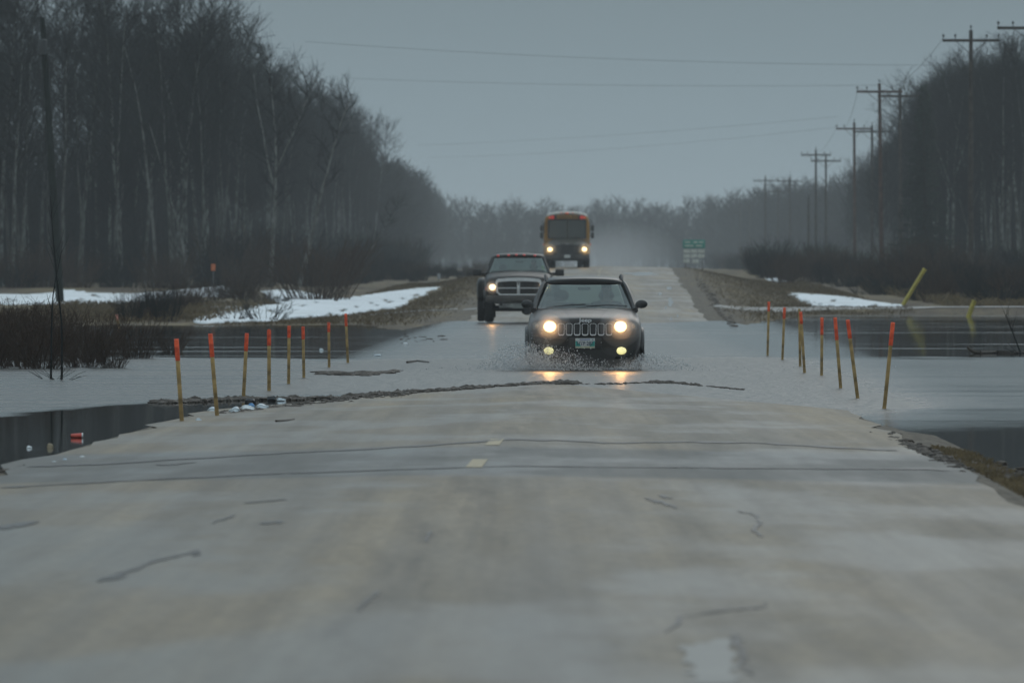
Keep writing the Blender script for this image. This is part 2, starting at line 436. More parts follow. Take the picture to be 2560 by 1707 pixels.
# centre line dashes (3 m painted, 6 m bare), worn
ym = pmat("worn_yellow_paint", (.30, .235, .12), .5, var=.3, scale=12)
vb_, fb_ = [], []
for k in range(-6, 60):
    s0 = 63.2 + 9.0*k
    if s0 < 60 or 76 < s0 < 230: continue
    x0s = np.linspace(s0, s0+3.0, 7)
    for q in range(6):
        for (uu_, v_) in ((-.06, x0s[q]), (.06, x0s[q]), (.06, x0s[q+1]), (-.06, x0s[q+1])):
            X = ctr(v_)+uu_; vb_.append((X, v_, float(roadz(X, v_))+.005))
        fb_.append([len(vb_)-4+i for i in range(4)])
tag(mesh_obj("road_marking", vb_, fb_, ym), kind="structure")

# cracks and broken edges of the worn surface
cm = pmat("crack_tar", (.018, .018, .018), .45, var=.4, scale=20)
rng = random.Random(7)
vb_, fb_ = [], []
def crack(pts, wpx, jit=1.5, sub=6):
    """pts in photo spots; wpx width in the photo"""
    q = []
    for (a, b_) in zip(pts, pts[1:]):
        for i in range(sub):
            tt = i/sub; q.append((a[0]+(b_[0]-a[0])*tt+rng.uniform(-jit, jit)*2, a[1]+(b_[1]-a[1])*tt+rng.uniform(-jit, jit)*.35))
    q.append(pts[-1])
    steep = abs(pts[-1][1]-pts[0][1]) > abs(pts[-1][0]-pts[0][0])
    prev = None
    for i, (x, y) in enumerate(q):
        wdt = wpx*rng.uniform(.25, 1.0)*(.3 if i in (0, len(q)-1) else 1)
        a = (x-wdt/2, y) if steep else (x, y-wdt/2); b2 = (x+wdt/2, y) if steep else (x, y+wdt/2)
        pr = []
        for (px, py) in (a, b2):
            w_ = P(px, py); pr.append((w_.x, w_.y, float(roadz(w_.x, w_.y))+.005))
        if prev:
            vb_.extend([prev[0], prev[1], pr[1], pr[0]]); fb_.append([len(vb_)-4+i for i in range(4)])
        prev = pr
crack([(0, 1132), (140, 1124), (400, 1110), (620, 1099), (860, 1091), (1176, 1081), (1500, 1084), (1850, 1087), (2190, 1088)], 3.5, .6)
crack([(60, 1082), (230, 1076), (450, 1062), (700, 1048), (960, 1034), (1170, 1018), (1300, 1021), (1400, 1027), (1560, 1024), (1730, 1026), (1900, 1036), (2060, 1044)], 4.5, .6)
crack([(360, 1079), (450, 1072)], 5); crack([(-10, 1228), (40, 1220), (90, 1212)], 13)
crack([(225, 1352), (270, 1335), (320, 1322), (360, 1303), (420, 1290), (458, 1279)], 7)
crack([(235, 1350), (290, 1338)], 12); crack([(440, 1292), (462, 1284)], 12)
crack([(560, 1168), (660, 1160)], 4); crack([(600, 1216), (650, 1212)], 10); crack([(485, 1216), (540, 1196)], 6)
crack([(1480, 1158), (1520, 1166), (1556, 1180)], 8); crack([(1515, 1150), (1545, 1158)], 6)
crack([(1690, 1186), (1735, 1196), (1748, 1215), (1730, 1232), (1750, 1248)], 14)
crack([(1755, 1400), (1760, 1412), (1690, 1418), (1560, 1436)], 4); crack([(1560, 1434), (1560, 1450), (1530, 1470)], 16)
crack([(1690, 1478), (1690, 1500), (1712, 1520), (1700, 1545), (1730, 1572)], 26, 5, 7)
crack([(990, 1235), (978, 1262)], 10, 2); crack([(870, 1375), (845, 1398), (820, 1420)], 10, 2)
crack([(1620, 780), (1655, 783)], 4); crack([(1500, 1166), (1520, 1168)], 4)
tag(mesh_obj("road_crack", vb_, fb_, cm), kind="structure")

# sheets of rainwater standing on the pavement
def puddle(poly, mat, nx=60, ny=24):
    xs = [q[0] for q in poly]; ys = [q[1] for q in poly]; gx = np.linspace(min(xs), max(xs), nx); gy = np.linspace(min(ys), max(ys), ny); idx = {}; V_, F_ = [], []
    for j, y in enumerate(gy):
        for i, x in enumerate(gx):
            xj = x+14*math.sin(y*.09+j*.7)+6*math.sin(y*.31)
            if inside(xj, y, poly):
                w_ = P(x, y); idx[(i, j)] = len(V_); V_.append((w_.x, w_.y, float(roadz(w_.x, w_.y))+.003))
    for (i, j) in idx:
        q = [(i, j), (i+1, j), (i+1, j+1), (i, j+1)]
        if all(k in idx for k in q): F_.append([idx[k] for k in q][::-1])
    return tag(mesh_obj("puddle", V_, F_, mat, smooth=True), kind="structure")
def inside(x, y, poly):
    c = False; n = len(poly)
    for i in range(n):
        (x1, y1), (x2, y2) = poly[i], poly[(i+1) % n]
        if (y1 > y) != (y2 > y) and x < (x2-x1)*(y-y1)/(y2-y1)+x1: c = not c
    return c
pud = pmat("rainwater_film", (.150, .150, .136), .42, var=.12, scale=1.2, spec=.36)
pud2 = pmat("rainwater_puddle", (.10, .11, .115), .20, var=.12, scale=1.2, spec=.5)
puddle([(1560, 1500), (1690, 1482), (1690, 1530), (1702, 1600), (1590, 1600)], pud)
puddle([(1512, 655), (1530, 648), (1538, 680), (1546, 705), (1562, 742), (1538, 744), (1526, 700)], pud2, 14, 16)
puddle([(1430, 628), (1500, 625), (1530, 632), (1450, 636)], pud2, 20, 8)
# ------------------------------------------------------------------ flood water
wm, t, p = mat_new("flood_water")
p.inputs["Base Color"].default_value = (.020, .021, .018, 1); p.inputs["IOR"].default_value = 1.33; p.inputs["Specular IOR Level"].default_value = .5
co = N(t, "ShaderNodeTexCoord"); sx = N(t, "ShaderNodeSeparateXYZ"); t.links.new(co.outputs["Object"], sx.inputs[0])
def mapped(sc, loc=(0, 0, 0)):
    m_ = N(t, "ShaderNodeMapping"); m_.inputs["Scale"].default_value = sc; m_.inputs["Location"].default_value = loc
    t.links.new(co.outputs["Object"], m_.inputs[0]); return m_.outputs[0]
big = noise(t, mapped((.10, .03, 1)), 1, 4, .6); strk = noise(t, mapped((.05, .45, 1)), 1, 4, .6)
yy = math_(t, 'ADD', sx.outputs[1], mrange(t, big, .3, .7, -6, 6))
yy = math_(t, 'ADD', yy, mrange(t, noise(t, mapped((.8, .25, 1)), 1, 3), .3, .7, -1.2, 1.2))
# the current over the drowned road breaks the surface; upstream and downstream it lies still
yys = math_(t, 'SUBTRACT', yy, math_(t, 'MULTIPLY', mrange(t, sx.outputs[0], -6.2, -2.4, 0, 15), mrange(t, sx.outputs[0], -1, 2, 1, 0)))
soft = mixc(t, mrange(t, sx.outputs[0], 0, 2), mrange(t, yys, 92.5, 97, 0, 1, True), mrange(t, yys, 84, 104, 0, 1, True))
cur = math_(t, 'MULTIPLY', soft, mrange(t, yy, 152, 157, 1, 0, True))
strk2 = noise(t, mapped((.12, .9, 1), (7, 2, 0)), 1, 4, .6)
cur = math_(t, 'MULTIPLY', cur, mrange(t, strk2, .35, .55, .55, 1))
# a quiet pool in the lee of the right shoulder
lee = math_(t, 'MULTIPLY', mrange(t, sx.outputs[0], 3.8, 5.5, 0, 1, True), mrange(t, sx.outputs[0], 300, 400, 1, 0, True))
cur = math_(t, 'MULTIPLY', cur, math_(t, 'SUBTRACT', 1.0, math_(t, 'MULTIPLY', lee, .5)))
st = math_(t, 'MULTIPLY', mrange(t, strk, .60, .66, 0, 1, True), mrange(t, yy, 150, 160, 0, 1))
nearroad = mrange(t, math_(t, 'ABSOLUTE', math_(t, 'SUBTRACT', sx.outputs[0], math_(t, 'ADD', math_(t, 'MULTIPLY', sx.outputs[1], .0129), -.3))), 3.4, 5.2, .75, 0, True)
nearroad = math_(t, 'MULTIPLY', math_(t, 'MULTIPLY', nearroad, mrange(t, yys, 98, 102, 0, 1, True)), math_(t, 'SUBTRACT', 1.0, math_(t, 'MULTIPLY', lee, .5)))
act = math_(t, 'MINIMUM', math_(t, 'ADD', math_(t, 'ADD', cur, math_(t, 'MULTIPLY', st, .7)), nearroad), 1.0)
rip = math_(t, 'ADD', noise(t, mapped((1.3, .40, 1)), 2.6, 5, .6), math_(t, 'MULTIPLY', noise(t, mapped((1, .8, 1), (3, 1, 0)), 11, 3), .3))
t.links.new(mrange(t, act, 0, 1, .028, .30), p.inputs["Roughness"])
b = N(t, "ShaderNodeBump"); b.inputs["Distance"].default_value = .07
t.links.new(mixc(t, math_(t, "MULTIPLY", nearroad, mrange(t, big, .35, .6)), (.022, .023, .020), (.085, .082, .074)), p.inputs["Base Color"])
t.links.new(mrange(t, act, 0, 1, .02, 1.0), b.inputs["Strength"])
t.links.new(rip, b.inputs["Height"]); t.links.new(b.outputs[0], p.inputs["Normal"])
wu = np.concatenate([[-1400, -300, -60, -20, -8], np.arange(-5, 8, .25), [10, 22, 60, 300, 1400]])
wv = np.concatenate([[-60, 0, 60, 100, 115], np.arange(120, 150, .25), [155, 170, 200, 260, 400, 900]])
def wz(X, V):
    z = np.zeros_like(X)
    jx = 1.17
    # bow wave pushed ahead of the leading vehicle
    yc = 131.2 + .030*np.abs(X-jx-.3)**1.7*8*.5
    z += .005*np.exp(-((V-yc)/.55)**2)*np.exp(-((X-jx)/4.2)**2)
    z += .004*np.exp(-((V-yc-2.0)/.5)**2)*np.exp(-((X-jx)/3.2)**2)
    z += .006*np.sin(X*5+V*2.2)*np.sin(V*3.1-X)*np.exp(-((V-136)/6)**2)*np.exp(-((X-jx)/3)**2)
    return z
water = tag(grid_mesh("water", wu, wv, wz, wm, skew=False), kind="structure")

# ------------------------------------------------------------------ old snow lying on the verges
sm = pmat("old_snow", (.66, .68, .69), .75, col2=(.84, .87, .90), scale=.35, bump=.15, bscale=.8, spec=.2)
def inside(x, y, poly):
    c = False; n = len(poly)
    for i in range(n):
        (x1, y1), (x2, y2) = poly[i], poly[(i+1) % n]
        if (y1 > y) != (y2 > y) and x < (x2-x1)*(y-y1)/(y2-y1)+x1: c = not c
    return c
def edge_dist(x, y, poly):
    m_ = 1e9; n = len(poly)
    for i in range(n):
        (x1, y1), (x2, y2) = poly[i], poly[(i+1) % n]
        dx, dy = x2-x1, y2-y1; L = dx*dx+dy*dy+1e-9
        q = max(0, min(1, ((x-x1)*dx+(y-y1)*dy)/L)); m_ = min(m_, math.hypot((x-x1-q*dx)/3, y-y1-q*dy))
    return m_
SNOWS = []
def snow(poly, name="snow", nx=90, ny=26, h=.07):
    SNOWS.append(poly)
    xs = [q[0] for q in poly]; ys = [q[1] for q in poly]
    gx = np.linspace(min(xs), max(xs), nx); gy = np.linspace(min(ys), max(ys), ny)
    idx = {}; V_, F_ = [], []
    for j, y in enumerate(gy):
        for i, x in enumerate(gx):
            yj = y + 1.6*math.sin(x*.11+j)*.5
            xj = x+9*math.sin(y*1.3)+5*math.sin(y*3.1+1)
            if inside(xj, yj, poly) and not (math.sin(x*.043+y*.21)+math.sin(x*.11-y*.35+2)+math.sin(x*.23+y*.9) > 2.35):
                w_ = P(x, yj); e_ = min(1, edge_dist(x, yj, poly)/2.2)
                idx[(i, j)] = len(V_); V_.append((w_.x, w_.y, max(w_.z, float(terr(w_.x, w_.y))) + h*(e_**.5)-.02 ))
    for (i, j) in list(idx):
        q = [(i, j), (i+1, j), (i+1, j+1), (i, j+1)]
        if all(k in idx for k in q): F_.append([idx[k] for k in q][::-1])
        else:
            for tr in ((q[0], q[1], q[2]), (q[0], q[2], q[3]), (q[0], q[1], q[3])):
                if all(k in idx for k in tr): F_.append([idx[k] for k in tr][::-1]); break
    o = mesh_obj(name, V_, F_, sm, smooth=True)
    sd = o.modifiers.new("s", 'SOLIDIFY'); sd.thickness = .08; sd.offset = -1
    return tag(o, kind="structure")
snow([(430, 745), (617, 739), (761, 726), (909, 710), (950, 690), (1024, 658), (960, 661), (827, 679), (761, 687), (728, 676), (696, 668), (650, 664), (594, 669), (604, 686), (646, 699), (581, 701), (469, 704), (500, 716), (455, 728)], ny=40)
snow([(-60, 674), (60, 676), (120, 672), (146, 664), (200, 672), (315, 674), (380, 668), (450, 662), (514, 652), (530, 668), (514, 684), (420, 681), (315, 698), (144, 700), (-60, 702)])
snow([(1805, 672), (1850, 674), (1890, 677), (1950, 682), (2000, 691), (2085, 702), (2060, 705), (1866, 704), (1838, 690)])
snow([(1758, 640), (1790, 636), (1812, 642), (1806, 648), (1775, 649)], nx=24, ny=10)
# gravel side roads meeting the highway
grv = pmat("pale_wet_gravel", (.15, .15, .14), .55, var=.35, scale=2.5, bump=.4, bscale=12)
def strip(name, pts, wd, mat, n=40):
    V_, F_ = [], []
    P_ = [Vector((x, y)) for x, y in pts]
    seg = []
    for a, b_ in zip(P_, P_[1:]):
        for i in range(n): seg.append(a.lerp(b_, i/n))
    seg.append(P_[-1])
    for i, q in enumerate(seg):
        for s_ in np.linspace(-1, 1, 7):
            y = q.y+s_*wd/2+.25*math.sin(q.x*1.7+s_)
            V_.append((q.x, y, float(terr(q.x, y))+.015))
    for i in range(len(seg)-1):
        for k in range(6):
            a = i*7+k; F_.append([a, a+7, a+8, a+1])
    return tag(mesh_obj(name, V_, F_, mat, smooth=True), kind="structure")
strip("side_road", [(7.2, 303), (11, 309), (16, 311.3), (40, 314.2)], 8.5, grv)
strip("side_road", [(-1.2, 296), (-3.6, 288), (-6.2, 272), (-9.4, 257)], 5.0, grv)
# ------------------------------------------------------------------ bare woods
def segs_mesh(P0, P1, R0, R1, sides=3):
    P0, P1 = np.asarray(P0, float), np.asarray(P1, float); R0 = np.asarray(R0, float); R1 = np.asarray(R1, float)
    d = P1-P0; L = np.linalg.norm(d, axis=1, keepdims=True)+1e-9; d = d/L
    up = np.where(np.abs(d[:, 2:3]) < .9, np.array([[0, 0, 1.]]), np.array([[1., 0, 0]]))
    x = np.cross(d, up); x /= np.linalg.norm(x, axis=1, keepdims=True); y = np.cross(x, d)
    n = len(P0); V = np.zeros((n, 2*sides, 3))
    for j in range(sides):
        a = 2*math.pi*j/sides; o = x*math.cos(a)+y*math.sin(a)
        V[:, j] = P0+o*R0[:, None]; V[:, sides+j] = P1+o*R1[:, None]
    base = (np.arange(n)*2*sides)[:, None]
    F_ = np.concatenate([base+np.array([[j, (j+1) % sides, sides+(j+1) % sides, sides+j]]) for j in range(sides)], 0)
    return V.reshape(-1, 3), F_
class Seg:
    def __init__(s): s.a = []; s.b = []; s.r = []; s.q = []
    def add(s, a, b, r, q): s.a.append(a); s.b.append(b); s.r.append(r); s.q.append(q)
    def arr(s): return np.array(s.a), np.array(s.b), np.array(s.r), np.array(s.q)
def path(seg, p, d, L, r0, r1, k, rg, wob=.12, lift=0.0):
    pts = [p]
    for i in range(k):
        d = d + rg.normal(0, wob, 3); d[2] += lift; d /= np.linalg.norm(d)
        q = p + d*L/k
        seg.add(p, q, r0+(r1-r0)*i/k, r0+(r1-r0)*(i+1)/k); p = q; pts.append(p)
    return pts, d
def tree_parts(seed, H=16., crown0=.35, nb=44, spread=.17, tr=.14, lean=0.0, up=.9, tw=.011, fork=False, dens=1.0, ns=6, nt_=6):
    rg = np.random.RandomState(seed); T = Seg(); K = Seg()
    pts, _ = path(T, np.zeros(3), np.array([lean, 0, 1.]), H*.97, tr, .02, 12, rg, .035)
    stems = [(pts, 0.0)]
    if fork:
        b = pts[5]; p2, _ = path(T, b, np.array([-.35, .1, .9]), H*.5, tr*.55, .02, 8, rg, .06, .03); stems.append((p2, .1))
        p3, _ = path(T, pts[6], np.array([.4, -.1, .9]), H*.42, tr*.45, .02, 7, rg, .06, .03); stems.append((p3, .1))
    for pts, off in stems:
        n = len(pts)-1; nbs = int(nb*(1 if off == 0 else .5))
        for i in range(nbs):
            f = (crown0 if off == 0 else off)+(.99-(crown0 if off == 0 else off))*(i+rg.rand())/nbs
            s = f*n; j = min(int(s), n-1); p = pts[j]+(pts[j+1]-pts[j])*(s-j)
            az = rg.rand()*6.283; rel = (f-crown0)/(1-crown0) if off == 0 else f
            L = H*spread*(.35+1.25*math.sin(min(1, max(0, rel))*2.6+.35))*rg.uniform(.6, 1.15)*.75+.4
            d = np.array([math.cos(az), math.sin(az), up*rg.uniform(.6, 1.5)]); d /= np.linalg.norm(d)
            bp, _ = path(K, p, d, L, .022+.008*L, .008, 4, rg, .13, .07)
            for q in range(int(ns*dens)):
                m = rg.uniform(.25, 1)*4; jj = min(int(m), 3); p2 = bp[jj]+(bp[jj+1]-bp[jj])*(m-jj)
                d2 = d*.7+rg.normal(0, .55, 3); d2[2] += .35; d2 /= np.linalg.norm(d2)
                L2 = L*rg.uniform(.25, .5)+.25
                sp, _ = path(K, p2, d2, L2, tw*1.2, tw*.7, 2, rg, .15, .06)
                for w_ in range(int(nt_*dens)):
                    m2 = rg.uniform(.1, 1)*2; j2 = min(int(m2), 1); p3 = sp[j2]+(sp[j2+1]-sp[j2])*(m2-j2)
                    d3 = d2*.7+rg.normal(0, .6, 3); d3[2] += .3; d3 /= np.linalg.norm(d3)
                    L3 = rg.uniform(.25, .7); K.add(p3, p3+d3*L3, tw*.75, tw*.3)
    return T, K
# pale aspen bark with dark scars, bare twigs
def bark_mat(name, pale, dark):
    m, t, p = mat_new(name); co = N(t, "ShaderNodeTexCoord"); m_ = N(t, "ShaderNodeMapping"); m_.inputs["Scale"].default_value = (3, 3, 1.1)
    t.links.new(co.outputs["Object"], m_.inputs[0])
    a = noise(t, m_.outputs[0], 1.6, 5, .65)
    oi = N(t, "ShaderNodeObjectInfo")
    c = mixc(t, mrange(t, a, .42, .58), dark, pale)
    c = mixc(t, mrange(t, oi.outputs["Random"], 0, 1, 0, .8), c, dark)
    t.links.new(c, p.inputs["Base Color"]); p.inputs["Roughness"].default_value = .85; p.inputs["Specular IOR Level"].default_value = .1
    return m
pale_bark = bark_mat("pale_aspen_bark", (.22, .235, .22), (.055, .055, .05))
white_bark = bark_mat("white_birch_bark", (.22, .23, .215), (.085, .085, .08))
twig = pmat("bare_twigs", (.016, .018, .018), .9, var=.3, scale=.6, spec=.1)
twig_red = pmat("red_brown_twigs", (.058, .038, .027), .9, var=.3, scale=.8, spec=.1)
twig_tan = pmat("tan_brush_twigs", (.13, .095, .055), .9, var=.3, scale=.8, spec=.1)
def make_tree(name, label, cat, bark, twm, seed, group=None, **kw):
    T, K = tree_parts(seed, **kw)
    root = thing(name, label, cat, group=group)
    a, b_, r, q = T.arr(); v, f = segs_mesh(a, b_, r, q, 7); mesh_obj("trunk", v, f, bark, root, smooth=True)
    a, b_, r, q = K.arr(); v, f = segs_mesh(a, b_, r, q, 3); mesh_obj("crown", v, f, twm, root)
    return root
LG = "bare grey aspens in the front row of the left wood"
RG = "bare grey aspens standing in the wood right of the road behind the poles"
FG = "shorter hazy bare trees behind the far utility poles"
L_L = "slim bare grey aspen in the front row of the left wood, behind the snow"
L_R = "slim bare dark aspen in the wood at the right edge behind the poles"
L_F = "short hazy bare tree behind the far row of utility poles"
protos = [make_tree("aspen_tree", L_L, "tree", pale_bark, twig, 10+i, LG, H=16.0, crown0=c0, nb=nb_, spread=sp, tr=tr_, fork=fk, up=u_)
          for i, (c0, nb_, sp, tr_, fk, u_) in enumerate(((.38, 46, .155, .13, False, 1.1), (.30, 54, .18, .15, False, .9), (.42, 40, .14, .11, False, 1.4), (.34, 46, .17, .15, True, 1.0), (.25, 60, .16, .12, False, 1.2)))]
used = [False]*len(protos)
rg = np.random.RandomState(3)
def put_tree(x, y, h, label, group, k=None):
    k = rg.randint(len(protos)) if k is None else k
    if used[k]: o = copy_tree(protos[k])
    else: o = protos[k]; used[k] = True
    o["label"] = label; o["group"] = group
    s = h/16.0; o.scale = (s*rg.uniform(.9, 1.15), s*rg.uniform(.9, 1.15), s)
    o.location = (x, y, float(terr(x, y))-.1); o.rotation_euler = (rg.uniform(-.03, .03), rg.uniform(-.03, .03), rg.rand()*6.28)
    return o
nleft = 0
# front face of the left wood
for row in range(5):
    for x in np.arange(-34, -15.5, 2.3):
        X = x+rg.uniform(-.8, .8); Y = 436+row*8+rg.uniform(-3, 3)
        if X > ctr(Y)-20.5: continue
        hmax = 15.2 if X > -20 else 16.0
        lab_ = (L_L, LG) if row == 0 else ("bare aspen deeper in the left wood, half hidden behind its front row", "bare aspens deeper in the left wood behind its front row")
        put_tree(X, Y, hmax*rg.uniform(.80, 1.05), *lab_); nleft += 1
# its edge running away along the road
for y in np.arange(478, 960, 7.0):
    for k, off in enumerate((23.6+min(1.6, max(0, y-560)*.006)+max(0, y-830)*.016, 28.5+max(0, y-830)*.016)):
        Y = y+rg.uniform(-2.5, 2.5); X = ctr(Y)-off+rg.uniform(-1.3, 1.0)
        if X/Y*F < -1176-60: continue
        lab_ = [("bare aspen on the roadward edge of the left wood, nearer than the bus", "bare aspens on the roadward edge of the left wood"), ("bare aspen just inside the roadward edge of the left wood, nearer than the bus", "bare aspens just inside the roadward edge of the left wood"),
                ("hazy bare aspen where the left wood's edge recedes beyond the school bus", "hazy bare aspens where the left wood's edge recedes"), ("hazy bare aspen behind the left wood's receding edge", "hazy bare aspens behind the left wood's receding edge")][k+(2 if Y > 640 else 0)]
        put_tree(X, Y, 15.6*rg.uniform(.74, 1.05), *lab_); nleft += 1
nr = 0
# right wood, close to the frame's edge
for y in np.arange(520, 690, 8.0):
    for x in np.arange(31.2, 42, 2.4):
        X = x+rg.uniform(-.8, .8); Y = y+rg.uniform(-3, 3)
        if X/Y*F > 1176+40 or X < 31.0+max(0, (570-Y)*.02): continue
        put_tree(X, Y, (15.0 if X > 32.5 else 13.5)*rg.uniform(.9, 1.05), L_R, RG); nr += 1
for (x, y, h) in ((29.5, 590, 8.5), (30.2, 640, 11), (28.9, 665, 9), (29.8, 560, 7), (31.0, 610, 12.5), (30.5, 690, 12)):
    put_tree(x, y, h, 'short bare tree at the roadward corner of the right wood', 'short bare trees at the roadward corner of the right wood'); nr += 1
for px_ in np.arange(1950, 2150, 6.5):
    y = 705+(2145-px_)*1.3+rg.uniform(-15, 15); put_tree((px_-1176)/F*y, y, (14.2-(2145-px_)*.022)*rg.uniform(.8, 1.08), 'mid-height bare tree behind the second and third pole pairs', 'mid-height bare trees behind the second and third pole pairs'); nr += 1
for y in np.arange(880, 1330, 9.5):
    for off in (39.0,):
        Y = y+rg.uniform(-3, 3); X = ctr(Y)+off+rg.uniform(-2, 2)
        put_tree(X, Y, 16.5*rg.uniform(.8, 1.05), L_F, FG, k=int(rg.choice([1, 4]))); nr += 1
print("trees", nleft, nr)
# trees that stand out
b1 = make_tree("birch_tree", "tall white-barked birch leaning right at the front of the left wood", "tree", white_bark, twig, 61, H=10.5, crown0=.45, nb=18, spread=.10, tr=.13, lean=.26, dens=.8)
p_ = P(668, 664); b1.location = (p_.x, 431, float(terr(p_.x, 431)))
b2 = make_tree("birch_tree", "pale forked birch left of the leaning white birch", "tree", white_bark, twig, 64, H=12.5, crown0=.35, nb=26, spread=.13, tr=.12, lean=-.03, fork=True, dens=.8)
b2.location = ((622-1176)/F*432, 432, .5)
b3 = make_tree("birch_tree", "short pale birch with a crooked trunk, by the small orange sign", "tree", white_bark, twig, 67, H=9.0, crown0=.4, nb=20, spread=.15, tr=.09, lean=-.22, dens=.7)
b3.location = ((436-1176)/F*430, 430, .45)
b4 = make_tree("birch_tree", "pale-trunked birch halfway between the left pole and the crooked birch", "tree", white_bark, twig, 70, H=13, crown0=.5, nb=24, spread=.12, tr=.11, lean=.02, dens=.8)
b4.location = ((352-1176)/F*431, 431, .45)
b5 = make_tree("aspen_tree", "thin pale tree leaning over the left verge beside the pickup", "tree", white_bark, twig, 73, H=5.5, crown0=.5, nb=10, spread=.08, tr=.06, lean=.5, dens=.6)
b5.location = (ctr(520)-15.2, 520, float(terr(ctr(520)-15.2, 520)))
# dark spruce standing out at the corner of the right wood
sp = thing("spruce_tree", "dark narrow spruce at the corner of the right wood behind the poles", "tree")
rs = np.random.RandomState(5); T = Seg(); K = Seg(); Hs = 12.2
path(T, np.zeros(3), np.array([0, 0, 1.]), Hs, .14, .015, 8, rs, .01)
for i in range(150):
    f = .08+.91*(i/150); z = Hs*f; Lb = (1-f)*2.5*rs.uniform(.65, 1.1)+.12
    for q in range(3):
        az = rs.rand()*6.28; d = np.array([math.cos(az), math.sin(az), -.25+.3*f])
        pts, _ = path(K, np.array([0, 0, z]), d/np.linalg.norm(d), Lb, .02, .008, 3, rs, .06, .03)
        for w_ in range(int(6+Lb*12)):
            m_ = rs.rand()*3; j = min(int(m_), 2); p0 = pts[j]+(pts[j+1]-pts[j])*(m_-j)
            d3 = d*.6+rs.normal(0, .5, 3); d3[2] -= .25; d3 /= np.linalg.norm(d3); K.add(p0, p0+d3*rs.uniform(.12, .38), .03, .01)
a, b_, r, q = T.arr(); v, f = segs_mesh(a, b_, r, q, 7); mesh_obj("trunk", v, f, bark_mat("spruce_bark", (.07, .055, .045), (.03, .025, .02)), sp)
a, b_, r, q = K.arr(); v, f = segs_mesh(a, b_, r, q, 3); mesh_obj("crown", v, f, pmat("spruce_needles", (.020, .032, .022), .8, var=.4, scale=1.5, spec=.15), sp)
sp.location = ((2124-1176)/F*548, 548, 1.25)

# far woods that read as one mass
def far_wood(name, label, spots, hs, seed, mat):
    r_ = np.random.RandomState(seed); S = Seg()
    for (x, y), H in zip(spots, hs):
        z0 = float(terr(x, y))-.2; base = np.array([x, y, z0])
        path(S, base, np.array([0, 0, 1.]), H*.95, .12, .03, 4, r_, .03)
        for i in range(44):
            f = .15+.83*(i/44.); az = r_.rand()*6.28; L = H*.15*(1.15-abs(f-.5)*1.3)+.3
            d = np.array([math.cos(az), math.sin(az), r_.uniform(.7, 1.6)]); d /= np.linalg.norm(d)
            p0 = base+np.array([0, 0, H*f*.95]); S.add(p0, p0+d*L, .07, .035)
            for q_ in range(4):
                p1 = p0+d*L*r_.uniform(.3, 1); d2 = d+r_.normal(0, .5, 3); d2 /= np.linalg.norm(d2); S.add(p1, p1+d2*r_.uniform(.6, 1.6), .045, .02)
    a, b_, r, q = S.arr(); v, f = segs_mesh(a, b_, r, q, 3)
    return tag(mesh_obj(name, v, f, mat), label, "woods", kind="stuff")
sp1, h1 = [], []
for y in np.arange(965, 1800, 6.5):
    for off in (26, 31):
        sp1.append((ctr(y)-off-max(0, y-965)*.014+rg.uniform(-1.5, 1), y+rg.uniform(-4, 4))); h1.append((15.5 if y > 1180 else 13.6)*rg.uniform(.78, 1.05))
far_wood("distant_woods", "hazy far woods closing in on the left beyond the pickup", sp1, h1, 21, twig)
sp2, h2 = [], []
for x in np.arange(-45, 110, 1.5):
    for k in range(4):
        Y = 1830+k*22+rg.uniform(-8, 8); sp2.append((x+rg.uniform(-1, 1), Y)); h2.append(15.0*rg.uniform(.72, 1.05)*(1+.06*math.sin(x*.35)))
far_wood("distant_woods", "palest line of woods across the end of the road behind the school bus", sp2, h2, 22, twig)
sp3, h3 = [], []
for y in np.arange(1320, 1830, 6):
    for off in (21+ (1830-y)*.03, 30+(1830-y)*.03):
        sp3.append((ctr(y)+off+rg.uniform(-3, 3), y)); h3.append(15.5*rg.uniform(.75, 1.05))
for y in np.arange(880, 1330, 9):
    for off in (46, 53):
        sp3.append((ctr(y)+off+rg.uniform(-3, 3), y+rg.uniform(-4, 4))); h3.append(16.5*rg.uniform(.8, 1.08))
far_wood("distant_woods", "hazy far woods behind the far utility poles on the right", sp3, h3, 23, twig)

def thicket(name, label, fn, n, seed, hlo, hhi, mat=twig):
    r_ = np.random.RandomState(seed); S = Seg()
    for i in range(n):
        x, y = fn(r_); base = np.array([x, y, float(terr(x, y))-.2]); H = r_.uniform(hlo, hhi)
        path(S, base, np.array([r_.normal(0, .04), 0, 1.]), H, .06, .02, 4, r_, .04)
        for q_ in range(int(H*3.2)):
            z = H*r_.uniform(.03, .95); az = r_.rand()*6.28; L = r_.uniform(.6, 1.7); d = np.array([math.cos(az), math.sin(az), r_.uniform(.3, 1.6)]); d /= np.linalg.norm(d)
            p0 = base+np.array([0, 0, z]); S.add(p0, p0+d*L, .022, .01)
            for w_ in range(2):
                d2 = d+r_.normal(0, .6, 3); d2 /= np.linalg.norm(d2); p1 = p0+d*L*r_.uniform(.3, 1); S.add(p1, p1+d2*r_.uniform(.4, .9), .014, .007)
    a, b_, r, q = S.arr(); v, f = segs_mesh(a, b_, r, q, 3)
    return tag(mesh_obj(name, v, f, mat), label, "undergrowth", kind="stuff")
def inl(r_):
    y = r_.uniform(466, 640); return r_.uniform(-.065*y, ctr(y)-26), y
thicket("undergrowth", "tangle of thin stems deep inside the left wood", inl, 900, 51, 3, 9)
def inl2(r_):
    y = r_.uniform(600, 960); return ctr(y)-r_.uniform(25, 34)-max(0, y-830)*.016, y
thicket("undergrowth", "tangle of thin stems along the left wood's receding edge", inl2, 650, 52, 2, 8)
def inr(r_):
    y = r_.uniform(600, 720); return r_.uniform(31.5, .064*y), y
thicket("undergrowth", "tangle of thin stems deep inside the right wood", inr, 420, 53, 3, 9)
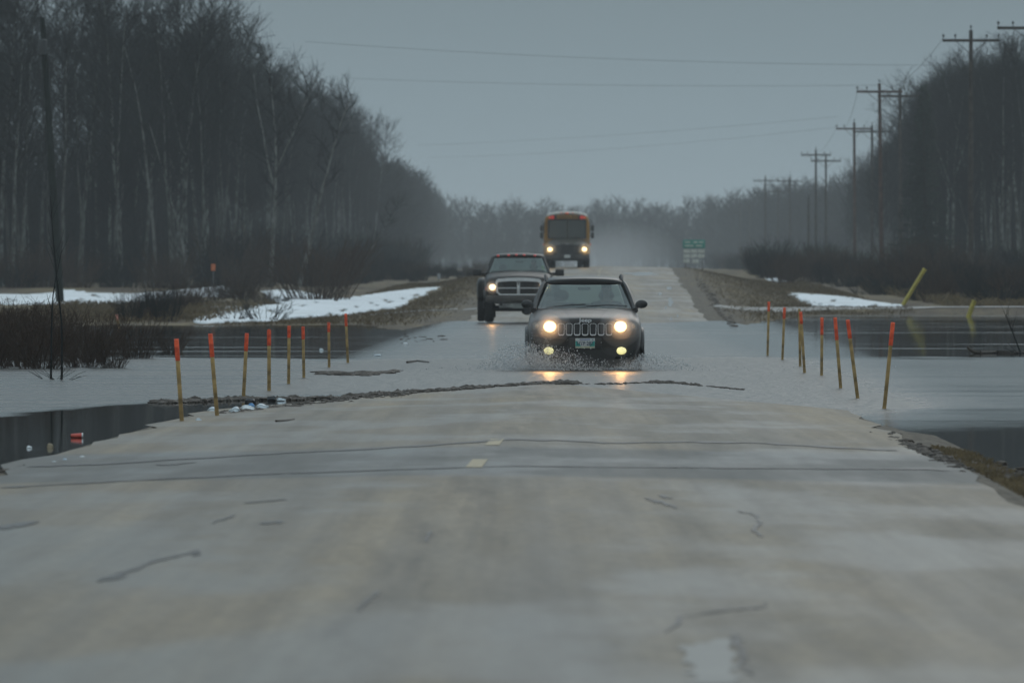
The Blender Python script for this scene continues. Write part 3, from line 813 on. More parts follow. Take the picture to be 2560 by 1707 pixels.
def inr2(r_):
    y = r_.uniform(760, 1330); return ctr(y)+r_.uniform(34, 48), y
thicket("undergrowth", "low tangle of stems below the far right trees", inr2, 700, 54, 2, 7)

def inf(r_): return r_.uniform(-45, 110), r_.uniform(1815, 1850)
thicket("undergrowth", "low tangle of stems below the palest far woods", inf, 1500, 55, 1.5, 8)
def infl(r_):
    y = r_.uniform(965, 1500); return ctr(y)-r_.uniform(25, 32)-(y-965)*.014, y
thicket("undergrowth", "low tangle of stems below the far left woods", infl, 1000, 56, 1.5, 8)
# ------------------------------------------------------------------ brush
def make_shrub(name, label, seed, mat, n=70, H=2.2, rad=.9, cat="shrub", group=None, tw=.010, sub_=5):
    r_ = np.random.RandomState(seed); S = Seg()
    for i in range(n):
        az = r_.rand()*6.28; rr = rad*.55*math.sqrt(r_.rand()); p0 = np.array([math.cos(az)*rr, math.sin(az)*rr, -.05])
        d = np.array([math.cos(az)*rad*.55, math.sin(az)*rad*.55, H*.8])+r_.normal(0, .22, 3); d /= np.linalg.norm(d)
        pts, _ = path(S, p0, d, H*r_.uniform(.55, 1.05), tw*1.1, tw*.5, 4, r_, .08)
        for q_ in range(sub_):
            m_ = r_.uniform(.8, 4)-.001; j = int(m_); p1 = pts[j]+(pts[j+1]-pts[j])*(m_-j)
            d2 = d*.8+r_.normal(0, .4, 3); d2 /= np.linalg.norm(d2); S.add(p1, p1+d2*H*r_.uniform(.12, .3), tw*.7, tw*.3)
    a, b_, r, q = S.arr(); v, f = segs_mesh(a, b_, r, q, 3)
    return tag(mesh_obj(name, v, f, mat), label, cat, group)
BL = ("dense bare brush bush along the foot of the left wood", "bare bushes along the foot of the left wood")
BR = ("dense bare brush bush below the right wood and poles", "bare bushes below the right wood and poles")
BW = ("red-brown bare willow bush standing in the flood at the left edge", "red-brown willow bushes standing in the flood at the left edge")
bush = [make_shrub("brush_bush", BL[0], 81, twig, 90, 2.4, 1.2, group=BL[1], tw=.013), make_shrub("brush_bush", BL[0], 82, twig_red, 90, 2.2, 1.3, group=BL[1], tw=.013), make_shrub("brush_bush", BL[0], 83, twig, 110, 1.5, 1.5, group=BL[1], tw=.013)]
bu = [False]*3
def put_bush(x, y, s, lab, k=None, z=None):
    k = rg.randint(3) if k is None else k
    if bu[k]: o = bush[k].copy(); C.objects.link(o)
    else: o = bush[k]; bu[k] = True
    o["label"], o["group"] = lab
    o.location = (x, y, (float(terr(x, y)) if z is None else z)-.03); o.scale = (s*rg.uniform(.9, 1.3), s*rg.uniform(.9, 1.3), s*rg.uniform(.85, 1.1)); o.rotation_euler = (0, 0, rg.rand()*6.28)
    return o
for i, x in enumerate(np.arange(-31, -13.5, 1.15)):
    Y = 424+rg.uniform(0, 9); put_bush(x+rg.uniform(-.4, .4), Y, rg.uniform(.8, 1.15), BL)
for y in np.arange(438, 800, 12):
    Y = y+rg.uniform(-3, 3); put_bush(ctr(Y)-18.6+rg.uniform(-1.2, .6), Y, rg.uniform(.9, 1.5), BL)
for y in np.arange(428, 600, 6.5):
    Y = y+rg.uniform(-3, 3); put_bush(ctr(Y)-rg.uniform(13.2, 17.5), Y, rg.uniform(.5, .9), BL)
for i in range(34):
    Y = rg.uniform(475, 650); put_bush(ctr(Y)-rg.uniform(9.0, 14.0), Y, rg.uniform(.35, .6), ('low bare bush on the left bank beyond the snow, beside the pickup', 'low bare bushes on the left bank beyond the snow'))
for i in range(22):
    Y = rg.uniform(500, 650); put_bush(ctr(Y)+rg.uniform(9.5, 13.5), Y, rg.uniform(.35, .6), ('low bare bush on the right bank by the green sign', 'low bare bushes on the right bank by the green sign'))
for (px, py, s) in ((335, 735, .45), (365, 722, .45), (400, 712, .45), (430, 705, .45), (380, 738, .45), (350, 715, .4), (300, 738, .4), (455, 700, .35), (560, 690, .6), (600, 697, .35), (540, 685, .7), (640, 695, .3), (500, 690, .5)):
    w_ = P(px, py); put_bush(w_.x, w_.y, s, ('low dark bush between the two left snow patches', 'low dark bushes between the two left snow patches'), z=w_.z)
for i in range(75):
    Y = rg.uniform(425, 640); X = rg.uniform(max(13.5, ctr(Y)+9.5+(max(0, 470-Y))*.02), Y*.062)
    put_bush(X, Y, rg.uniform(.5, 1.2)*(.85 if Y > 500 else .95), BR)
for i in range(40):
    Y = rg.uniform(335, 430); X = rg.uniform(17.2, 25.5)
    if X < 17.0+(430-Y)*0: continue
    put_bush(X, Y, rg.uniform(.5, .95), ('bare bush behind the yellow posts and right snow patch', 'bare bushes behind the yellow posts and right snow patch'))
for y in np.arange(640, 1300, 16):
    put_bush(ctr(y)+15.5+rg.uniform(-1.5, 3), y, rg.uniform(.5, 1.1), ('hazy far bush along the right verge beyond the green sign', 'hazy far bushes along the right verge'))
for (X, Y, s) in ((-6.55, 140, .38), (-7.1, 141, .45), (-7.7, 139, .5), (-8.2, 142, .52), (-8.7, 140, .55), (-9.2, 143, .55), (-7.4, 148, .5), (-8.1, 150, .55), (-8.8, 152, .6), (-6.8, 155, .42), (-9.4, 150, .6), (-9.8, 158, .62), (-7.9, 163, .5), (-9.0, 168, .55), (-6.6, 166, .36), (-10.2, 172, .6)):
    put_bush(X, Y, s*rg.uniform(.72, .95), BW, k=1, z=0)
def lone(px, py, label, seed, H, rad, mat=twig, n=26, tw=.009, z=None):
    o = make_shrub("bare_shrub", label, seed, mat, n, H, rad, tw=tw)
    w_ = P(px, py, z); o.location = (w_.x, w_.y, w_.z); return o
lone(603, 737, "small round bare shrub alone in front of the big snow patch", 91, .95, 1.1, n=34)
lone(535, 736, "smallest bare shrub in front of the snow, left of the round one", 92, .6, .7, n=16)
lone(728, 690, "wide rusty-brown bare willow behind the big snow patch", 93, 2.9, 2.3, mat=twig_red, n=150, tw=.014)
lone(1990, 676, "low grey shrub poking out of the right snow patch", 94, .8, 1.0, n=30)
# saplings in the water
def sapling(px, py, label, H, seed, lean):
    r_ = np.random.RandomState(seed); T = Seg(); K = Seg()
    root = thing("sapling", label, "tree")
    pts, _ = path(T, np.zeros(3), np.array([lean, 0, 1.]), H, .020, .005, 9, r_, .035)
    a, b_, r, q = T.arr(); v, f = segs_mesh(a, b_, r, q, 6); mesh_obj("trunk", v, f, twig, root, smooth=True)
    for i in range(12):
        k_ = r_.uniform(3.5, 8.9); j_ = int(k_); p0 = pts[j_]+(pts[j_+1]-pts[j_])*(k_-j_); az = r_.rand()*6.28
        d = np.array([math.cos(az)*.5, math.sin(az)*.5, 1.]); d /= np.linalg.norm(d); path(K, p0, d, r_.uniform(.15, .45), .004, .002, 3, r_, .1)
    for i in range(6):
        d = np.array([(-1)**i*.8, .2*i-.5, .55]); d /= np.linalg.norm(d); path(K, np.array([0, 0, .02]), d, .42, .006, .003, 3, r_, .1)
    a, b_, r, q = K.arr(); v, f = segs_mesh(a, b_, r, q, 3); mesh_obj("crown", v, f, twig, root)
    w_ = P(px, py, 0); root.location = (w_.x, w_.y, -.1)
sapling(117, 870, "thin bare sapling rising from the flood, left of its pair", 2.0, 101, -.09)
sapling(141, 872, "taller bare sapling rising from the flood, right of its pair", 2.8, 102, -.03)
sapling(2349, 812, "bare sapling leaning in from the right edge over the flood", 1.0, 103, -.35)

# dry grass tufts on the banks
def grass(name, label, fn, n, h, seed, mat, wdt=.006):
    r_ = np.random.RandomState(seed); V_ = []; 
    for i in range(n):
        x, y, z = fn(r_); hh = h*r_.uniform(.4, 1.1); a = r_.rand()*6.28; l = r_.normal(0, .45, 2)*hh; w2 = wdt
        V_ += [(x-w2*math.cos(a), y-w2*math.sin(a), z-.01), (x+w2*math.cos(a), y+w2*math.sin(a), z-.01), (x+l[0]*.45, y+l[1]*.45, z+hh*.65), (x+l[0], y+l[1], z+hh*.9)]
    V_ = np.array(V_); b0 = (np.arange(n)*4)[:, None]
    F_ = b0+np.array([[0, 1, 3, 2]])
    return tag(mesh_obj(name, V_, F_, mat), label, "grass", kind="stuff")
gtan = pmat("dead_grass_blades", (.17, .13, .075), .85, var=.35, scale=.7, spec=.1)
gtan2 = pmat("matted_dead_grass", (.13, .098, .058), .85, var=.4, scale=.5, spec=.1)
def on_bank(side, y0, y1, u0, u1):
    def fn(r_):
        while True:
            y = y0+(y1-y0)*r_.rand(); u = (u0+(u1-u0)*(1-math.sqrt(1-r_.rand()*.97)) if u0 < 3.9 else u1-(u1-u0)*(1-math.sqrt(1-r_.rand())) )*side; x = ctr(y)+u; z = float(terr(x, y))
            px, py = 1176+F*x/y, HY+(EYE-z)*F/y
            if z > .0 and not any(inside(px, py, s_) or inside(px, py-4, s_) for s_ in SNOWS): return x, y, z
    return fn
grass("dry_grass", "matted tan grass on the left highway bank", on_bank(-1, 235, 470, 4.2, 10.5), 17000, .13, 31, gtan2)
grass("dry_grass", "matted tan grass on the right highway bank", on_bank(1, 235, 480, 4.2, 11.5), 19000, .13, 32, gtan2)
grass("dry_grass", "dry grass at the right pavement edge near the viewer", on_bank(1, 40, 76, 3.85, 4.6), 9000, .05, 33, gtan, .003)
grass("dry_grass", "dead grass on the low shore below the left snow strip", lambda r_: (lambda x, y: (x, y, float(terr(x, y))))(r_.uniform(-17, -9), r_.uniform(250, 330)), 9000, .22, 34, gtan2)
grass("dry_grass", "tan grass rising behind the yellow posts at the right edge", lambda r_: (lambda x, y: (x, y, float(terr(x, y))))(r_.uniform(17, 25), r_.uniform(330, 420)), 9000, .45, 35, gtan)
# ------------------------------------------------------------------ utility poles and wires
wood_p = pmat("weathered_pole_wood", (.060, .052, .045), .9, var=.35, scale=3, spec=.1)
wood_g = pmat("treated_green_pole_wood", (.016, .021, .018), .9, var=.3, scale=3, spec=.1)
wood_r = pmat("reddish_pole_wood", (.085, .052, .040), .9, var=.3, scale=3, spec=.1)
glass_i = pmat("insulator", (.05, .06, .065), .3)
wire_m = pmat("wire_metal", (.03, .03, .032), .6)
def pole(px, ty, d, label, mat, arm=3.0, lean=0.0, arm_c=0.0, arm_dz=.55, r=.15, spikes=True, brace=True):
    """px/ty: where its top stands in the view, d: distance"""
    x = (px-1176)/F*d; zt = EYE+(HY-ty)/F*d; z0 = float(terr(x, d)); h = zt-z0+.3
    o = thing("utility_pole", label, "utility pole", (x-lean*h, d, z0-.3), group="wooden utility poles beside the highway")
    BM().tube([(0, 0, 0), (lean*h*.5, 0, h*.5), (lean*h, 0, h)], [r, r*.85, r*.66], 12).done("post", mat, o)
    if arm:
        cx = lean*h+arm_c; za = h-arm_dz
        BM().box((cx, -.16, za), (arm, .12, .15), .01).done("cross_arm", mat, o)
        if brace:
            b_ = BM()
            for s in (-1, 1): b_.tube([(lean*h, -.23, za-.75), (lean*h+s*arm*.27, -.23, za-.03)], .02, 6)
            b_.done("brace", mat, o)
        for s in (-.97, -.55, .55, .97):
            if not spikes and abs(s) < .9: continue
            i = BM(); i.lathe([(.02, 0), (.02, .12), (.06, .14), (.075, .19), (.045, .24), (.03, .28)], (cx+s*arm*.5, -.16, za+.07), 'Z', 10); i.done("insulator", glass_i, o)
        BM().lathe([(.02, 0), (.02, .12), (.055, .15), (.06, .2), (.03, .27)], (lean*h, 0, h), 'Z', 10).done("insulator", glass_i, o)
    return o, Vector((x, d, zt))
poles = [
 (2230, 70, 456, "nearest full utility pole at the right, crossing the dark wood", wood_p, 3.05, .0),
 (2370, 40, 430, "pole at the right edge, only its cross-arm reaching into view", wood_p, 3.5, .0),
 (2020, 192, 566, "left pole of the second pair, reddish and leaning slightly", wood_r, 3.05, -.012),
 (2067, 203, 590, "right pole of the second pair, standing behind the reddish one", wood_p, 3.1, -.006),
 (1962, 281, 716, "left pole of the third pair from the right", wood_r, 3.05, -.004),
 (2003, 288, 738, "right pole of the third pair from the right", wood_p, 3.4, 0),
 (1874, 344, 882, "taller left pole of the fourth pair, in front of the hazy wood", wood_p, 3.1, 0),
 (1897, 358, 905, "lower right pole of the fourth pair, just behind the taller one", wood_p, 3.2, 0),
 (1758, 406, 1160, "left pole of the far group of three", wood_p, 3.3, 0),
 (1815, 407, 1165, "right pole of the far group of three", wood_p, 3.6, 0),
 (1787, 431, 1240, "lower middle pole of the far group of three", wood_p, 3.5, 0),
 (1700, 452, 1480, "faint left pole of the farthest pair", wood_p, 3.4, 0),
 (1722, 467, 1540, "faint right pole of the farthest pair", wood_p, 4.2, 0),
 (1857, 449, 890, "short bare pole stub without an arm, between the far groups", wood_p, 0, 0)]
tops = []
for (px, ty, d, lab, m_, arm, ln) in poles:
    o, t_ = pole(px, ty, d, lab, m_, arm, ln, r=.15 if d < 1000 else .17); tops.append(t_)
# the pole on the left, standing in front of the wood
o, tl = pole(97, 40, 330, "tall lone pole in front of the left wood, leaning left", wood_g, 0, -.0625/1.0*1.0, r=.16, arm_dz=.35, spikes=False, brace=False)
h_ = tl.z-float(terr(tl.x, 330))
b_ = BM(); b_.lathe([(.10, 0), (.16, .03), (.16, .55), (.10, .6)], (-.0625*11.2+.02, -.24, h_-1.15), 'Z', 14); b_.done("transformer", pmat("transformer_grey", (.03, .033, .035), .6), o)

def wire(p0, p1, sag, label, r=.013):
    p0, p1 = Vector(p0), Vector(p1); pts = []
    for i in range(25):
        s = i/24; q = p0.lerp(p1, s); q.z -= sag*4*s*(1-s); pts.append(q)
    o = BM().tube([p-p0 for p in pts], r, 6).done("power_line", wire_m); o.location = p0
    return tag(o, label, "wire", "overhead wires")
def at(px, py, d): return Vector(((px-1176)/F*d, d, EYE-(py-HY)/F*d))
wire(at(700, 96, 470), at(2232, 150, 456), .35, "upper of the two wires crossing high above the road", .008)
wire(at(800, 180, 620), at(2020, 196, 566), .25, "lower of the two wires crossing high above the road", .009)
wire(at(960, 334, 900), at(1925, 268, 716), .3, "faint wire rising to the right, above the pickup truck", .009)
wire(at(980, 362, 1000), at(1925, 292, 716), .5, "faintest wire, just below the rising one", .009)
def line(i, j, dx, dz, sag, lab):
    a, b2 = tops[i]+Vector((dx, -.16, dz)), tops[j]+Vector((dx, -.16, dz)); wire(a, b2, sag, lab, .010)
line(0, 2, -1.4, -.3, 1.2, "wire running along the poles from the nearest to the second pair")
line(2, 4, -1.4, -.3, 1.2, "wire running along the poles from the second pair to the third")
line(4, 6, -1.4, -.3, 1.2, "wire running along the poles from the third pair to the fourth")

# ------------------------------------------------------------------ survey stakes
lath = pmat("bare_lath_wood", (.33, .22, .085), .8, var=.5, scale=6, bump=.4, bscale=30)
opaint = pmat("fluorescent_orange_paint", (.95, .10, .03), .6, var=.35, scale=18)
def stake(tx, ty, bx, by, label, group, frac=.26, wd=.048, paint=opaint):
    base = P(bx, by, 0.0); top = at(tx, ty, base.y)
    o = thing("survey_stake", label, "stake", base, group=group)
    v_ = top-base; q = v_.to_track_quat('Z', 'Y').to_matrix(); L = v_.length
    def seg_(a, b2, w_, name, m_, pointed=False):
        bb = BM(); bb.box((0, 0, 0), (w_, w_*.9, b2-a), .003)
        vs_ = list(bb.b.verts)
        for x in vs_:
            if pointed and x.co.z > 0: x.co.x *= .45
            x.co = q @ (x.co+Vector((0, 0, (a+b2)/2)))
        return bb.done(name, m_, o)
    seg_(-.35, L*(1-frac), wd, "shaft", lath)
    if frac: seg_(L*(1-frac)+.0005, L*.985, wd+.005, "painted_tip", paint); seg_(L*.985+.0005, L, wd+.004, "painted_tip", paint, True)
    return o
GL, GRt = "orange-tipped wooden stakes along the left edge of the flooded road", "orange-tipped wooden stakes along the right edge of the flooded road"
ordn = ["first", "second", "third", "fourth", "fifth", "sixth", "seventh", "eighth"]
Ls = [(405, 778, 418, 972, .26), (483, 766, 499, 958, .28), (567, 765, 559, 917, .27), (618, 756, 618, 897, .27), (664, 748, 663, 881, .21), (696, 750, 698, 867, .25), (755, 740, 756, 843, .22), (794, 720, 799, 833, .26)]
for i, (a, b2, c_, d_, f_) in enumerate(Ls):
    stake(a, b2, c_, d_, f"{ordn[i]} orange-tipped stake from the left in the row by the left road edge", GL, f_)
Rs = [(1766, 693, 1763, 815, .18, "leftmost stake of the right-hand row, faded orange tip"), (1802, 706, 1797, 826, .22, "second stake of the right-hand row, dull orange tip"),
      (1836, 709, 1838, 841, 0, "unpainted stake crossing behind a tilted one in the right-hand row"), (1839, 716, 1848, 856, .2, "tilted stake in front of the unpainted one in the right-hand row"),
      (1888, 729, 1887, 862, .3, "upright stake with dark orange tip in the right-hand row"), (1918, 729, 1931, 891, .32, "bright-tipped stake leaning left, third from the right end"),
      (1947, 734, 1970, 914, .24, "most tilted stake, second from the right end of the row"), (2051, 740, 2031, 938, .27, "rightmost and tallest stake, leaning right out of the flood")]
for (a, b2, c_, d_, f_, lab) in Rs: stake(a, b2, c_, d_, lab, GRt, f_)
# marker posts
ypipe = pmat("yellow_marker_paint", (.36, .30, .045), .55, var=.2, scale=6)
def ypost(x0, y0, x1, y1, label, r, z=None):
    b0 = P(x0, y0, z); t_ = at(x1, y1, b0.y)
    o = thing("marker_post", label, "marker post", b0)
    BM().tube([(0, 0, -.1), tuple(t_-b0)], r, 10).done("post", ypipe, o)
    v_ = (t_-b0); BM().tube([tuple(v_*.97), tuple(v_*1.01)], r*1.12, 10).done("cap", ypipe, o)
ypost(2070, 701, 2124, 618, "long yellow marker post leaning far to the right behind the flood", .085)
ypost(2222, 727, 2238, 690, "short yellow marker post leaning at the right, in the water's edge", .085, 0.0)
# small signs at the verge
osign = pmat("orange_sign_face", (.42, .10, .02), .6)
def small_sign(px, ty, by, d, w_, h_, label, m_):
    x = (px-1176)/F*d; z0 = float(terr(x, d)); zt = EYE-(ty-HY)/F*d
    o = thing("marker_sign", label, "sign", (x, d, z0))
    BM().tube([(0, 0, -.1), (0, 0, zt-z0-h_*.3)], .02, 8).done("post", pmat("sign_post_grey", (.10, .10, .10), .6), o)
    BM().box((0, -.04, zt-z0-h_/2), (w_, .02, h_), .004).done("plate", m_, o)
small_sign(490, 606, 655, 418, .21, .34, "small orange sign on a thin post among the left trees", osign)
small_sign(1008, 628, 645, 450, .16, .30, "tiny pale reflector plate at the verge left of the pickup", pmat("reflector_plate", (.3, .32, .34), .4))
st_ = stake(268, 722, 273, 752, "short leaning stake with faded pink tip at the far left shore", "stakes at the far left shore", .45, .07, pmat("faded_pink_flagging", (.50, .20, .15), .7))
# green distance sign above a pale information board
gs = thing("road_sign", "green highway sign above a pale board, half sunk in haze behind the crest", "sign")
gd = 610.; gx = (1594-1176)/F*gd; gs.location = (gx, gd, float(terr(gx, gd)))
zof = EYE-float(terr(gx, gd))
def gz_(py): return zof-(py-HY)/F*gd
gp = pmat("green_sign_sheeting", (.02, .26, .20), .45, emit=None); wp_ = pmat("white_sign_sheeting", (.55, .57, .52), .5)
BM().box((0, 0, gz_(560.5)), (1.60, .03, .60), .01).done("sign_panel", gp, gs)
b_ = BM()
for (x, z, w_) in ((-.45, .13, .5), (.1, .13, .32), (.5, .13, .35), (-.35, -.12, .7), (.35, -.12, .5)):
    b_.box((x, -.022, gz_(560.5)+z), (w_*.9, .008, .09), .003)
b_.done("lettering", wp_, gs)
for (x, y) in ((-.52, 577), (0, 577), (.52, 577), (-.52, 588), (0, 588), (.52, 588), (-.52, 599), (.1, 600)):
    BM().box((x, 0, gz_(y)), (.46, .02, .26), .02).done("logo_board", wp_, gs)
b_ = BM()
for x in (-.6, .6): b_.box((x, .05, gz_(580)-.6), (.09, .09, 2.6), .005)
b_.done("post", pmat("wood_sign_post", (.12, .11, .10), .8), gs)

# ------------------------------------------------------------------ what the flood washed up
debris_m = pmat("wet_debris", (.050, .038, .028), .7, var=.5, scale=25)
def debris(pts, n, spread, size, seed, label, long=1.0, z=0.0):
    r_ = random.Random(seed); b_ = BM(); tot = len(pts)-1
    for i in range(n):
        s = r_.random()*tot; j = int(s); f_ = s-j
        px = pts[j][0]+(pts[j+1][0]-pts[j][0])*f_; py = pts[j][1]+(pts[j+1][1]-pts[j][1])*f_+r_.gauss(0, spread)
        w_ = P(px, py); sz = size*r_.uniform(.3, 1)**1.5
        rr = bmesh.ops.create_icosphere(b_.b, subdivisions=1, radius=1)
        m_ = Matrix.Translation((w_.x, w_.y, max(w_.z, z)+sz*.15)) @ Matrix.Rotation(r_.random()*6.28, 4, 'Z') @ Matrix.Diagonal((sz*r_.uniform(.8, 2.4)*long, sz*r_.uniform(.6, 1.4), sz*r_.uniform(.3, .8), 1))
        for v_ in rr['verts']: v_.co = m_ @ (v_.co*r_.uniform(.75, 1.2))
    return tag(b_.done("shore_debris", debris_m, smooth=False), label, "debris", kind="stuff")
debris([(350, 925), (420, 924), (500, 920), (560, 917), (640, 918), (780, 914), (860, 907), (950, 901), (1060, 894), (1150, 887), (1250, 880), (1330, 880)], 1200, 1.1, .060, 41, "line of dark wet debris along the near edge of the flood")
debris([(500, 950), (560, 944), (620, 938), (700, 930), (780, 920), (860, 911), (940, 905)], 420, 3.0, .045, 42, "dark litter-strewn scum at the left corner of the near shore")
debris([(1490, 877), (1540, 878), (1600, 884)], 110, .8, .045, 43, "short dark streak of debris right of the near shore's middle")
debris([(1380, 883), (1440, 882)], 40, .8, .03, 44, "thin scattering of debris on the near shore's middle")
debris([(1240, 881), (1320, 882), (1400, 882), (1480, 879), (1560, 881), (1640, 889), (1720, 896)], 260, .5, .030, 50, "thin broken lip of grit along the middle of the near shore")
debris([(1960, 1008), (2050, 1015), (2120, 1040), (2200, 1062), (2280, 1080), (2360, 1105)], 700, 7, .045, 45, "dark gravelly debris along the right pavement edge")
debris([(-20, 1085), (60, 1075), (150, 1065), (240, 1045), (320, 1018), (400, 990)], 420, 2.2, .030, 46, "dark debris along the left pavement edge")
debris([(735, 857), (800, 860), (860, 858), (910, 853)], 240, 1.6, .05, 47, "raft of brown reeds floating on the flood left of the vehicles", 2.6)
debris([(915, 778), (960, 780), (1020, 776)], 26, 3.5, .045, 48, "clumps of weeds at the far left pavement edge in the water", 1.5)
debris([(1600, 640), (1640, 690), (1655, 720), (1690, 745)], 260, 7, .07, 49, "broken dark pavement crumbs along the far right road edge", 1.2)
def branch(pts, label, r, z=.02):
    w_ = [P(x, y, 0) if zz is None else at(x, y, P(pts[0][0], pts[0][1], 0).y) for (x, y, zz) in pts]
    o = BM().tube([p-w_[0] for p in w_], [r*(1-.7*i/len(w_)) for i in range(len(w_))], 6).done("branch", debris_m)
    o.location = w_[0]+Vector((0, 0, z)); return tag(o, label, "branch")
branch([(2250, 812, None), (2240, 811, 1), (2228, 806, 1), (2222, 798, 1)], "dark branch end curling up out of the flood at the right", .05)
branch([(2250, 812, None), (2290, 811, None), (2330, 812, None), (2380, 811, None)], "long dark branch lying flat on the flood at the right edge", .05)
branch([(935, 834, None), (958, 831, None), (985, 834, None)], "thin floating stick left of the leading vehicle", .02)
branch([(634, 1007, None), (660, 1005, None), (676, 1002, None)], "thin twig lying on the near pavement left of the centre line", .012, .17)
# floating ice and litter
ice_m = pmat("wet_ice", (.55, .62, .66), .35, var=.12, scale=6); foamw = pmat("white_plastic", (.72, .76, .78), .45)
redm = pmat("red_cup_plastic", (.62, .10, .07), .4); bluem = pmat("blue_plastic", (.08, .25, .50), .4); tanm = pmat("wet_tan_cardboard", (.30, .25, .17), .7); blk = pmat("black_plastic", (.02, .022, .025), .4)
def lump(px, py, w_, h_, label, m_, name="ice_chunk", cat="ice chunk", seed=0, z=0.0):
    h_ *= .75; r_ = random.Random(seed); c_ = P(px, py); b_ = BM()
    rr = bmesh.ops.create_icosphere(b_.b, subdivisions=3, radius=1)
    for v_ in rr['verts']:
        n_ = math.sin(v_.co.x*4+seed)*.12+math.sin(v_.co.y*5+v_.co.z*6+seed*2)*.12
        v_.co = Vector((v_.co.x*w_/2, v_.co.y*w_*.4, max(v_.co.z, -.35)*h_/1.2))*(1+n_)
    o = b_.done(name, m_); o.location = (c_.x, c_.y, max(c_.z, 0)+h_*.25); return tag(o, label, cat)
lump(487, 944, .11, .055, "white ice chunk floating at the foot of the second left stake", ice_m, seed=1)
lump(456, 971, .085, .06, "rounded grey ice lump on the shore between the first two stakes", ice_m, seed=2)
lump(67, 1029, .05, .03, "small white scrap floating at the far left", foamw, "litter", "litter", 3)
lump(115, 1028, .055, .05, "tan ball of wet cardboard floating right of the white scrap", tanm, "litter", "litter", 4)
lump(74, 1080, .06, .035, "grey ice lump at the far left shore", ice_m, seed=5)
lump(122, 1070, .09, .05, "pale ice slab at the left shore, left of the bluish one", ice_m, seed=6)
lump(148, 1065, .07, .05, "bluish ice lump touching the pale slab at the left shore", pmat("blue_ice", (.36, .48, .58), .35), seed=7)
lump(190, 1058, .10, .045, "dark-shadowed white bag lying on the left shore", foamw, "litter", "litter", 8)
lump(645, 921, .12, .05, "white ice chunk apart from the heap, right of the fourth left stake", ice_m, seed=9)
lump(738, 805, .08, .05, "pale lump floating far out between the left stakes", ice_m, seed=10)
lump(931, 792, .09, .07, "white crumpled bag at the far left road edge", foamw, "litter", "litter", 11)
lump(868, 818, .14, .05, "flat whitish lump floating behind the last left stake", ice_m, seed=12)
lump(540, 948, .13, .08, "clear ice lump at the left of the shore heap", ice_m, seed=13)
lump(577, 936, .10, .06, "blue bottle cap and sleeve on top of the shore heap", bluem, "litter", "litter", 14)
lump(568, 943, .17, .08, "crumpled clear plastic bag in the middle of the shore heap", foamw, "litter", "litter", 15)
lump(602, 939, .14, .075, "squarish ice lump at the right of the shore heap", ice_m, seed=16)
lump(575, 925, .12, .07, "black rubbish bag at the back of the shore heap", blk, "litter", "litter", 17)
lump(624, 921, .10, .08, "dark clod behind the right end of the shore heap", blk, "clod", "clod", 18)
c_ = P(176, 1005, 0); cup = thing("paper_cup", "red cup lying on its side in the flood at the left", "cup", (c_.x, c_.y, .02))
BM().cyl((-.055, 0, 0), (.05, 0, .003), .018, .024, 18).done("cup_wall", redm, cup); BM().cyl((.05, 0, .003), (.062, 0, .003), .025, .025, 18).done("rim", foamw, cup)
# ------------------------------------------------------------------ vehicles
rubber = pmat("tyre_rubber", (.018, .018, .018), .8, var=.3, scale=10)
blackp = pmat("black_plastic_trim", (.018, .018, .018), .55, var=.3, scale=6)
chrome = pmat("bright_chrome", (.70, .72, .74), .38, metal=.75, var=.08)
alloy = pmat("dull_alloy", (.25, .25, .25), .35, metal=.8)
dark_in = pmat("dark_interior", (.025, .026, .027), .8)
seat_m = pmat("grey_seat_cloth", (.055, .055, .055), .9)
glass_w = glass_mat("windscreen_glass", (.70, .78, .755), .86)
glass_s = glass_mat("side_window_glass", (.35, .40, .40), .75)
lampglass = pmat("lamp_lens_clear", (.16, .16, .15), .12, coat=1)
def lit(name, col, s):
    m, t, p = mat_new(name); p.inputs["Base Color"].default_value = (.8, .8, .75, 1); p.inputs["Emission Color"].default_value = (*col, 1); p.inputs["Emission Strength"].default_value = s
    no = N(t, "ShaderNodeTexNoise"); no.inputs["Scale"].default_value = 14; co = N(t, "ShaderNodeTexCoord"); t.links.new(co.outputs["Object"], no.inputs[0])
    mr = N(t, "ShaderNodeMapRange"); mr.inputs["To Min"].default_value = s*.7; mr.inputs["To Max"].default_value = s*1.3
    t.links.new(no.outputs["Fac"], mr.inputs["Value"]); t.links.new(mr.outputs[0], p.inputs["Emission Strength"]); return m
head_lit = lit("headlight_lit", (1, .78, .48), 1.9); fog_lit = lit("fog_lamp_lit", (1, .90, .30), .8); amber = pmat("amber_lens", (.7, .12, .04), .3, emit=(1, .15, .04), estr=.12)
redlens = pmat("red_lens", (.5, .04, .03), .3, emit=(1, .06, .03), estr=.15)
platew = pmat("plate_white", (.50, .53, .53), .5, var=.05); plateg = pmat("plate_green", (.02, .30, .26), .5); plated = pmat("plate_ink", (.04, .07, .12), .5); plateb = pmat("plate_blue", (.10, .14, .34), .5); platey = pmat("plate_wheat", (.38, .40, .28), .5)

